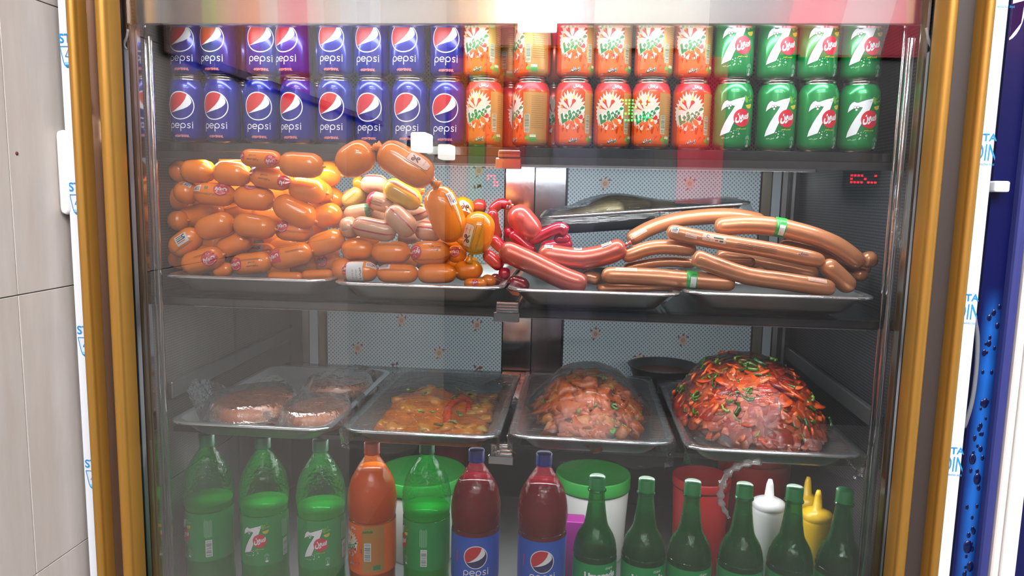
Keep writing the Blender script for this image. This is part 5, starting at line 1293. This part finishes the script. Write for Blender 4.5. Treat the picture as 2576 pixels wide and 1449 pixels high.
# ---- cling film over the three stew trays, skirts hanging below the rims
def film(label, i, top, seed, skirt):
    x0, x1 = TX[i]; y0, y1 = 0.028, 0.486; cx, cy_ = (x0 + x1) / 2, (y0 + y1) / 2; w, d = (x1 - x0) / 2, (y1 - y0) / 2
    zr = ZR3 + (-.0015, 0, .0045, -.001)[i] + 0.0018
    def fn(u, v):
        s, q = (u - .5) * 2 * 1.13, (v - .5) * 2 * 1.09
        ox, oy = max(0, abs(s) - 1.0), max(0, abs(q) - 1.0)
        x = max(-1, min(1, s)) * (w + .0025) + (1 if s > 0 else -1) * (ox > 0) * .0006; y = max(-1, min(1, q)) * (d + .0025)
        drop_ = (ox * 2.2 + oy * 2.6); 
        n = noise.noise(Vector((x * 18 + seed, y * 18, seed))); n2 = noise.noise(Vector((x * 7 + seed, y * 50, seed)))
        if drop_ > 0:
            k = drop_ * skirt * (1 + .7 * noise.noise(Vector((x * 12 + seed, y * 12, 5)))) 
            k = k if (oy and q < 0) else min(k, .030); inn = min(.018, k * .5)
            return Vector((x - (inn * (1 if s > 0 else -1) if ox else 0) + .002 * n2, y + ((inn * .85 if q < 0 else -inn) if oy else 0) - .003 * n2 * (q < 0), zr - k + .002 * n) )- Vector((0, 0, zr))
        e = min(1.0, 7 * min(1 - abs(s), 1 - abs(q)))
        ang = atan2(y + .02, x); rr_ = min(1, sqrt((x / w) ** 2 + (y / d) ** 2))
        cr = max(0.0, 1 - 5 * abs(noise.noise(Vector((cos(ang) * 5 + seed, sin(ang) * 5, seed * .3))))) + max(0.0, 1 - 6 * abs(noise.noise(Vector((cos(ang) * 11 + seed, sin(ang) * 11, seed * .7)))))
        n2 = n2 + 1.3 * cr * rr_
        z = zr + (top(x + cx, y + cy_) - zr) * e + e * (.0015 * n + .0016 * n2)
        return Vector((x, y, max(z, zr) - zr))
    o = tag(link('cling_film', sheet(fn, 110, 130), FILM), label, 'cling film', 'cling film over the food trays'); o.location = (cx, cy_, zr); return o
def tent(cx, cy_, rx, ry, H, zr):
    def f(x, y):
        q = sqrt(((x - cx) / rx) ** 2 + ((y - cy_) / ry) ** 2)
        if q < .75: return zr + H * (1 - .25 * q ** 2)
        return zr + H * max(0, .86 - (q - .75) * 1.15)
    return f
film('cling film stretched flat over the yellow potato stew', 1, tent(-.300, .265, .075, .12, .020, ZR3), 2.0, .16)
film('cling film peaked like a tent over the chicken pile', 2, tent(.030, .235, .085, .155, .079, ZR3), 6.0, .20)
def mound(x, y):
    q = sqrt(((x - .340) / .144) ** 2 + ((y - .255) / .214) ** 2); h = 1.0175 + .119 * max(0, 1 - q ** 2.5) ** .85 + .004
    q2 = max(abs(x - .341) / .149, abs(y - .257) / .229)
    return max(h, ZR3 + .055 * (1 - q2))
film('cling film pulled tight over the tall sausage heap', 3, mound, 11.0, .15)
pts = [at(1915, 1160, .03), at(1870, 1168, .028), at(1832, 1190, .026), at(1814, 1235, .025), at(1816, 1270, .025), at(1834, 1303, .027)]
c = pts[3].copy(); n = 40; sp_ = spline([p - c for p in pts], n)
bm = bmesh.new(); tube(bm, sp_, [(.0065 + .0022 * sin(i * 1.3) + .001 * sin(i * 2.9)) * (1 - .5 * max(0, i - 32) / 8) for i in range(n)], 9, True, .35)
o = tag(link('film_tail', bm, clear('bag_film_dense', (0.9, 0.91, 0.92), 0.10, 1.0, 0.12, bump=1.0, bscale=160, milk=0.22)), 'twisted tail of cling film hanging under the sausage heap tray', 'cling film'); o.location = c
a = at(2262, 575, .018); rn = random.Random(2)
o = tag(link('film_scrap', sheet(lambda u, v: Vector(((u - .5) * .032 * (1 - .5 * v), .003 * noise.noise(Vector((u * 4, v * 5, 1))), -(v - .5) * .062 + .004 * noise.noise(Vector((u * 6, v * 6, 4))))), 14, 20), BAG), 'torn scrap of cling film stuck beside the shelf post', 'cling film'); o.location = a
# ---- small black tray with chicken, tilted on the sausage pile
CT = tray('chicken_tray', 'dark tray of wrapped raw chicken tilted behind the copper sausages', -0.075, 0.325, 0.205, 0.44, 1.428, 0.04, None, (radians(2), radians(-5.2), 0), m=mat('tray_black', (56, 60, 62), .3, .6))
CH = mat('chicken_raw', (224, 206, 156), .35, 0, .4, noise_amt=.15, nscale=50, bump=.3, bscale=120)
def drum(label, pts, rs, Y):
    pp = [at(x, y, Y) for x, y in pts]; c = pp[len(pp) // 2].copy(); n = 20; sp_ = spline([p - c for p in pp], n)
    rr = []
    for i in range(n):
        f = i / (n - 1) * (len(rs) - 1); k = min(int(f), len(rs) - 2); rr.append((rs[k] + (rs[k + 1] - rs[k]) * (f - k)) * (1 if 0 < i < n - 1 else .5))
    bm = tube(bmesh.new(), sp_, rr, 16)
    for v in bm.verts: v.co *= 1; v.co += Vector((1, 1, 1)) * .003 * noise.noise(v.co * 60)
    o = tag(link('chicken_piece', bm, CH), label, 'chicken', 'raw chicken pieces'); o.location = c
drum('pale seasoned chicken leg at the lower end of the black tray', [(1386, 545), (1450, 541), (1520, 530), (1570, 524)], [.010, .012, .022, .020], .29)
drum('pale seasoned chicken leg with its bone end over the first', [(1480, 528), (1540, 518), (1600, 514), (1640, 512)], [.012, .024, .016, .009], .33)
drum('pale chicken piece at the back of the black tray', [(1560, 530), (1630, 524), (1700, 522)], [.014, .02, .012], .38)
def cf(u, v):
    x, y = (u - .5) * .40, (v - .5) * .235; e = min(1, 5 * min(u, 1 - u, v, 1 - v)); n = noise.noise(Vector((x * 12, y * 30, 7)))
    h = .026 * math.exp(-((x + .055) / .085) ** 2) * e
    if u in (0.0, 1.0) or v in (0.0, 1.0): h -= .022 + .006 * n
    return Vector((x, y, .0415 + h + .002 * n * e))
o = tag(link('cling_film', sheet(cf, 50, 40), FILM), 'cling film over the raw chicken in the tilted dark tray', 'cling film'); o.location = CT.location; o.rotation_euler = CT.rotation_euler
# ================================================================== BOTTLES ON THE BOTTOM SHELF
ZB0 = 0.6425
tag(link('shelf_liner', nbox(-0.755, 0.515, 0.075, 0.67, 0.6305, 0.642, .002, 1), mat('liner_grey', (110, 112, 112), .5)), 'grey liner sheet under the bottles on the bottom shelf', 'shelf liner')
PETG = clear('pet_green', (0.50, 0.88, 0.64), 0.0, 0.55, 0.05, bump=0.7, bscale=130, milk=0.10, milkc=lin((10, 120, 60)))
PETC = clear('pet_clear', (0.95, 0.96, 0.95), 0.0, 0.55, 0.04, bump=0.7, bscale=130)
GLG = clear('bottle_green', (0.26, 0.72, 0.42), 0.0, 0.6, 0.05, bump=0.5, bscale=110, milk=0.30, milkc=lin((8, 124, 66)))
def liquid_mat(name, c, fac, tint):
    return clear(name, tint, 0.0, 0.25, 0.1, milk=fac, milkc=lin(c))
LQ_LIME = liquid_mat('liquid_lime', (14, 225, 84), .72, (.55, .9, .6)); LQ_COLA = liquid_mat('liquid_cola', (156, 24, 46), .80, (.5, .1, .1)); LQ_OR = liquid_mat('liquid_orange', (236, 116, 16), .96, (.9, .5, .1)); LQ_LEM = liquid_mat('liquid_lemonade', (34, 120, 70), .30, (.5, .85, .6))
PROF = [(.0405, .004), (.0445, .012), (.0455, .030), (.0435, .055), (.0440, .075), (.0440, .170), (.0438, .180), (.0455, .196), (.0465, .212), (.0455, .226), (.0405, .250), (.0320, .268), (.0225, .284), (.0160, .295), (.0140, .301), (.0138, .306)]
PROF = [(r * (1.03 if z < .29 else 1), z) for r, z in PROF]
PLIM = [(.0375, .004), (.0405, .010), (.0405, .030), (.0405, .140), (.0402, .148), (.0385, .163), (.0340, .178), (.0275, .190), (.0225, .200), (.0195, .214), (.0165, .236), (.0145, .256), (.0136, .266), (.0136, .272)]
def rof(prof):
    def f(z):
        for (r0, z0), (r1, z1) in zip(prof, prof[1:]):
            if z <= z1: return r0 + (r1 - r0) * max(0.0, (z - z0)) / (z1 - z0)
        return prof[-1][0]
    return f
def smooth(prof, n=70):
    """Catmull-Rom through the silhouette"""
    return [(p.x, p.y) for p in spline([Vector((r, z, 0)) for r, z in prof], n)]
def bottle(name, prof, shell, liq, level, capm, lab, labm, prints, cat='bottle', ring=None):
    r = thing(name, 'x', cat); prof = smooth(prof); f = rof(prof); zt = prof[-1][1]
    link('bottle_shell', lathe([(0, .006), (prof[0][0] * .8, .001)] + prof, 40), shell, r)
    lp = [(0, .0075)] + [(max(.001, rr - .0012), zz) for rr, zz in prof if zz <= level] + [(f(level) - .0012, level), (0, level)]
    link('drink', lathe(lp, 32), liq, r)
    bm = lathe([(.0150, zt - .003), (.0152, zt - .001), (.0150, zt + .0005), (.0148, zt + .001), (.0149, zt + .0185), (.0140, zt + .0200), (0, zt + .0202)], 48, None, lambda a, z: 1 + .012 * cos(24 * a) * (1 if zt + .0008 < z < zt + .019 else 0))
    link('cap', bm, capm, r)
    if ring: link('neck_ring', lathe([(.0138, zt - .009), (.0172, zt - .007), (.0172, zt - .005), (.0138, zt - .003)], 32), shell, r)
    lb = link('label', lathe([(f(lab[0]) + .0006, lab[0])] + [(rr + .0006, zz) for rr, zz in prof if lab[0] < zz < lab[1]] + [(f(lab[1]) + .0006, lab[1])], 44), labm, r)
    for nm, P, phi in prints:
        P.cut(4.0, 'xy').wrap(on_lathe(lambda z: f(z) + .0006, .0004, -pi / 2 + radians(phi))); P.done(nm, lb)
    return r
CAPG = mat('cap_green', (10, 112, 66), .35); CAPO = mat('cap_orange', (230, 76, 14), .35); CAPB = mat('cap_blue', (36, 52, 170), .35); CAPL = mat('cap_lime', (16, 122, 62), .35)
LBG = mat('label_green', (0, 140, 62), .35); LBO = mat('label_orange', (236, 104, 26), .35); LBB = mat('label_blue', (22, 84, 190), .35); LBL = mat('label_lemonade', (0, 146, 76), .35)
def barcode(P, x, y, w, h, vertical=True):
    P.rect(x, y, x + w, y + h, WHITE, 1); rn = random.Random(3); q = .8
    L = h if vertical else w
    while q < L - 1.2:
        tt = rn.choice((.4, .7, 1.0)); 
        if vertical: P.rect(x + 1, y + q, x + w - 1, y + q + tt, DKG, 2)
        else: P.rect(x + q, y + 1, x + q + tt, y + h - 1, DKG, 2)
        q += tt + rn.choice((.5, .8, 1.1))
    return P
def fineprint(P, x, y, w, h, m):
    rn = random.Random(6); q = 0
    while q < w: 
        P.rect(x + q, y + rn.uniform(0, 3), x + q + .7, y + h - rn.uniform(0, 6), m, 1); q += 1.9
    return P
FINE = mat('fine_pale', (150, 205, 170), .4)
def lime_prints():
    a = seven(Print(), -1, 83, .90)
    b = barcode(Print(), 56, 92, 12, 34); fineprint(b, 54, 130, 15, 40, FINE)
    return [('emblem', a, 0), ('bar_code', b, 0)]
lime_b = bottle('lemon_lime_bottle', PROF, PETG, LQ_LIME, .194, CAPG, (.082, .177), LBG, lime_prints())
cp = pepsi_word(globe(Print(), 0, 133, 22.5, mat('globe_navy', (28, 32, 92), .35)), 1, 102, 10.5, WHITE, 1.7)
o_ = Print(); o_.text('ORIGINAL', 0, 0, 3.6, PRED, 1, pi / 2, .02, .2, 22, 1); shift(o_, -38, 130)
cola_b = bottle('cola_bottle', PROF, PETC, LQ_COLA, .268, CAPB, (.080, .171), LBB, [('emblem', cp, 0), ('caption', o_, 0)])
op = soda(Print(), -6, 84, .80, True)
pn = Print(); pn.rect(17, 82, 60, 176, GOLDP, 0); barcode(pn, 21, 106, 13, 36); pn.text('mirinda', 28, 165, 6, SGRN, 3, .1, .05, .2, 20); pn.text(fa('اصل'), 15, 125, 4, DKG, 3, pi / 2, .05, 0, 9)
rn = random.Random(5)
for i in range(18): pn.rect(37, 150 - i * 3.2, 37 + rn.uniform(12, 20), 150.8 - i * 3.2, SPL, 1)
pn.rect(38, 88, 52, 97, SGRN, 2)
orange_b = bottle('orange_soda_bottle', PROF, PETC, LQ_OR, .276, CAPO, (.078, .176), LBO, [('emblem', op, -8), ('information_panel', pn, -8)])
lm = Print(); lm.text('Limonade', 3, 118, 13.5, WHITE, 2, .03, .055, 0, 62); lm.text('Original', 19, 131, 4, WHITE, 2, .02, .02, 0, 13, 2); lm.ring(19, 131, 8, 8.5, WHITE, 1, 0, 2 * pi, 24, .36)
lm.text('Mint and Lemon', 4, 105, 3.6, FINE, 2, .02, 0, 0, 34, 1)
lem_b = bottle('lemonade_bottle', PLIM, GLG, LQ_LEM, .236, CAPL, (.040, .139), LBL, [('lettering', lm, 0)], ring=True)
def put(proto, spots, group, tr=None):
    tr = tr or tree_of(proto); first = True
    for px, py, turn, label, *yy in spots:
        o = proto if first else copy_tree(proto, tr); first = False
        Y = yy[0] if yy else 0.135; p = at(px, py, Y)
        o.location = (p.x, Y, ZB0); o.rotation_euler.z = radians(turn); o['label'] = label; o['group'] = group
put(lime_b, [(806, 1110, 6, 'third green lemon-lime bottle, next to the orange soda bottle'), (661, 1110, 0, 'second green lemon-lime bottle with its emblem facing out'), (520, 1110, -52, 'green lemon-lime bottle nearest the gold trim, bar code showing'), (1074, 1135, -72, 'green lemon-lime bottle between the orange soda and cola bottles', .155)], 'large lemon-lime bottles')
put(orange_b, [(936, 1128, -22, 'orange soda bottle with an orange cap')], 'large orange soda bottle')
put(cola_b, [(1199, 1142, 9, 'cola bottle with a blue cap beside a green bottle', .125), (1369, 1150, 4, 'cola bottle with a blue cap beside the lemonade bottles', .125)], 'large cola bottles')
put(lem_b, [(1503, 1205, 12, 'green lemonade bottle nearest the cola bottles', .11), (1627, 1209, 6, 'second green lemonade bottle, counted from the cola bottles', .11), (1743, 1216, 5, 'third green lemonade bottle, counted from the cola bottles', .11), (1874, 1222, 14, 'fourth green lemonade bottle, beside the white squeeze bottle', .11), (2000, 1229, 40, 'fifth green lemonade bottle, in front of the yellow squeeze bottles', .11), (2126, 1236, 60, 'last green lemonade bottle, at the shelf post', .11)], 'lemonade bottles')

# ---- tubs and sauce bottles behind the drinks
def tub(label, px, py, Y, R, ztop, lidm, bodym, lid_h=.030, name='tub'):
    p = at(px, py, Y); h = ztop - ZB0; t = thing(name, label, 'tub', (p.x, Y, ZB0))
    link('tub_body', lathe([(0, 0), (R * .84, 0), (R * .86, .004), (R * .965, h - lid_h), (R * .955, h - lid_h + .002), (R * .955, h - .006), (0, h - .006)], 44), bodym, t)
    link('lid', lathe([(R * .975, h - lid_h), (R * .99, h - lid_h - .001), (R, h - lid_h + .003), (R, h - .002), (R * .985, h), (R * .95, h - .001), (R * .93, h - .005), (0, h - .006)], 44), lidm, t)
WT = mat('tub_white', (206, 204, 200), .4); LIDG = mat('lid_green', (50, 150, 62), .4)
tub('white tub with a green lid behind the orange soda bottle', 1062, 1185, .36, .098, .828, LIDG, WT)
tub('white tub with a green lid behind the first lemonade bottle', 1492, 1200, .39, .083, .833, LIDG, WT)
RT_ = mat('tub_red', (150, 24, 28), .35); 
tub('dark red tub behind the third lemonade bottle', 1765, 1200, .36, .062, .85, RT_, RT_, .02)
tub('dark red tub at the back by the mesh wall', 1895, 1190, .50, .085, .87, RT_, RT_, .02)
tub('wine red tub behind the lime and cola bottles', 1130, 1150, .55, .05, .93, mat('tub_wine', (96, 24, 30), .4), mat('tub_wine', (96, 24, 30), .4), .02)
t = tag(link('carton', nbox(-.03, .03, -.02, .02, 0, .14, .003, 2), mat('carton_magenta', (150, 30, 130), .4)), 'magenta carton between the second cola and first lemonade bottle', 'carton')
p = at(1432, 1400, .26); t.location = (p.x, .26, ZB0)
def squeeze(label, px, py, Y, m, R=.030):
    """squeeze bottle, (px, py) is the nozzle tip"""
    p = at(px, py, Y); H = p.z - ZB0; t = thing('squeeze_bottle', label, 'sauce bottle', (p.x, Y, ZB0), 'squeeze bottles')
    hs = H - .055
    link('bottle_body', lathe([(0, 0), (R * .92, 0), (R, .004), (R, hs - .012), (R * .97, hs - .004), (R * .9, hs)], 32), m, t)
    link('nozzle_cap', lathe([(R * .98, hs - .003), (R * 1.0, hs), (R * .97, hs + .010), (R * .60, hs + .016), (R * .30, hs + .020), (R * .22, hs + .045), (R * .12, hs + .055), (0, hs + .055)], 28), m, t)
YLW = mat('mustard_yellow', (206, 164, 20), .35)
squeeze('white squeeze bottle with a nozzle beside the red one', 1938, 1206, .24, mat('squeeze_white', (190, 188, 188), .4), .031)
squeeze('yellow squeeze bottle in front of the other yellow one', 2060, 1233, .22, YLW, .029)
squeeze('yellow squeeze bottle standing behind another yellow one', 2034, 1200, .29, YLW, .029)
squeeze('red squeeze bottle hidden behind the white one', 1898, 1258, .29, mat('squeeze_red', (190, 24, 34), .35), .030)
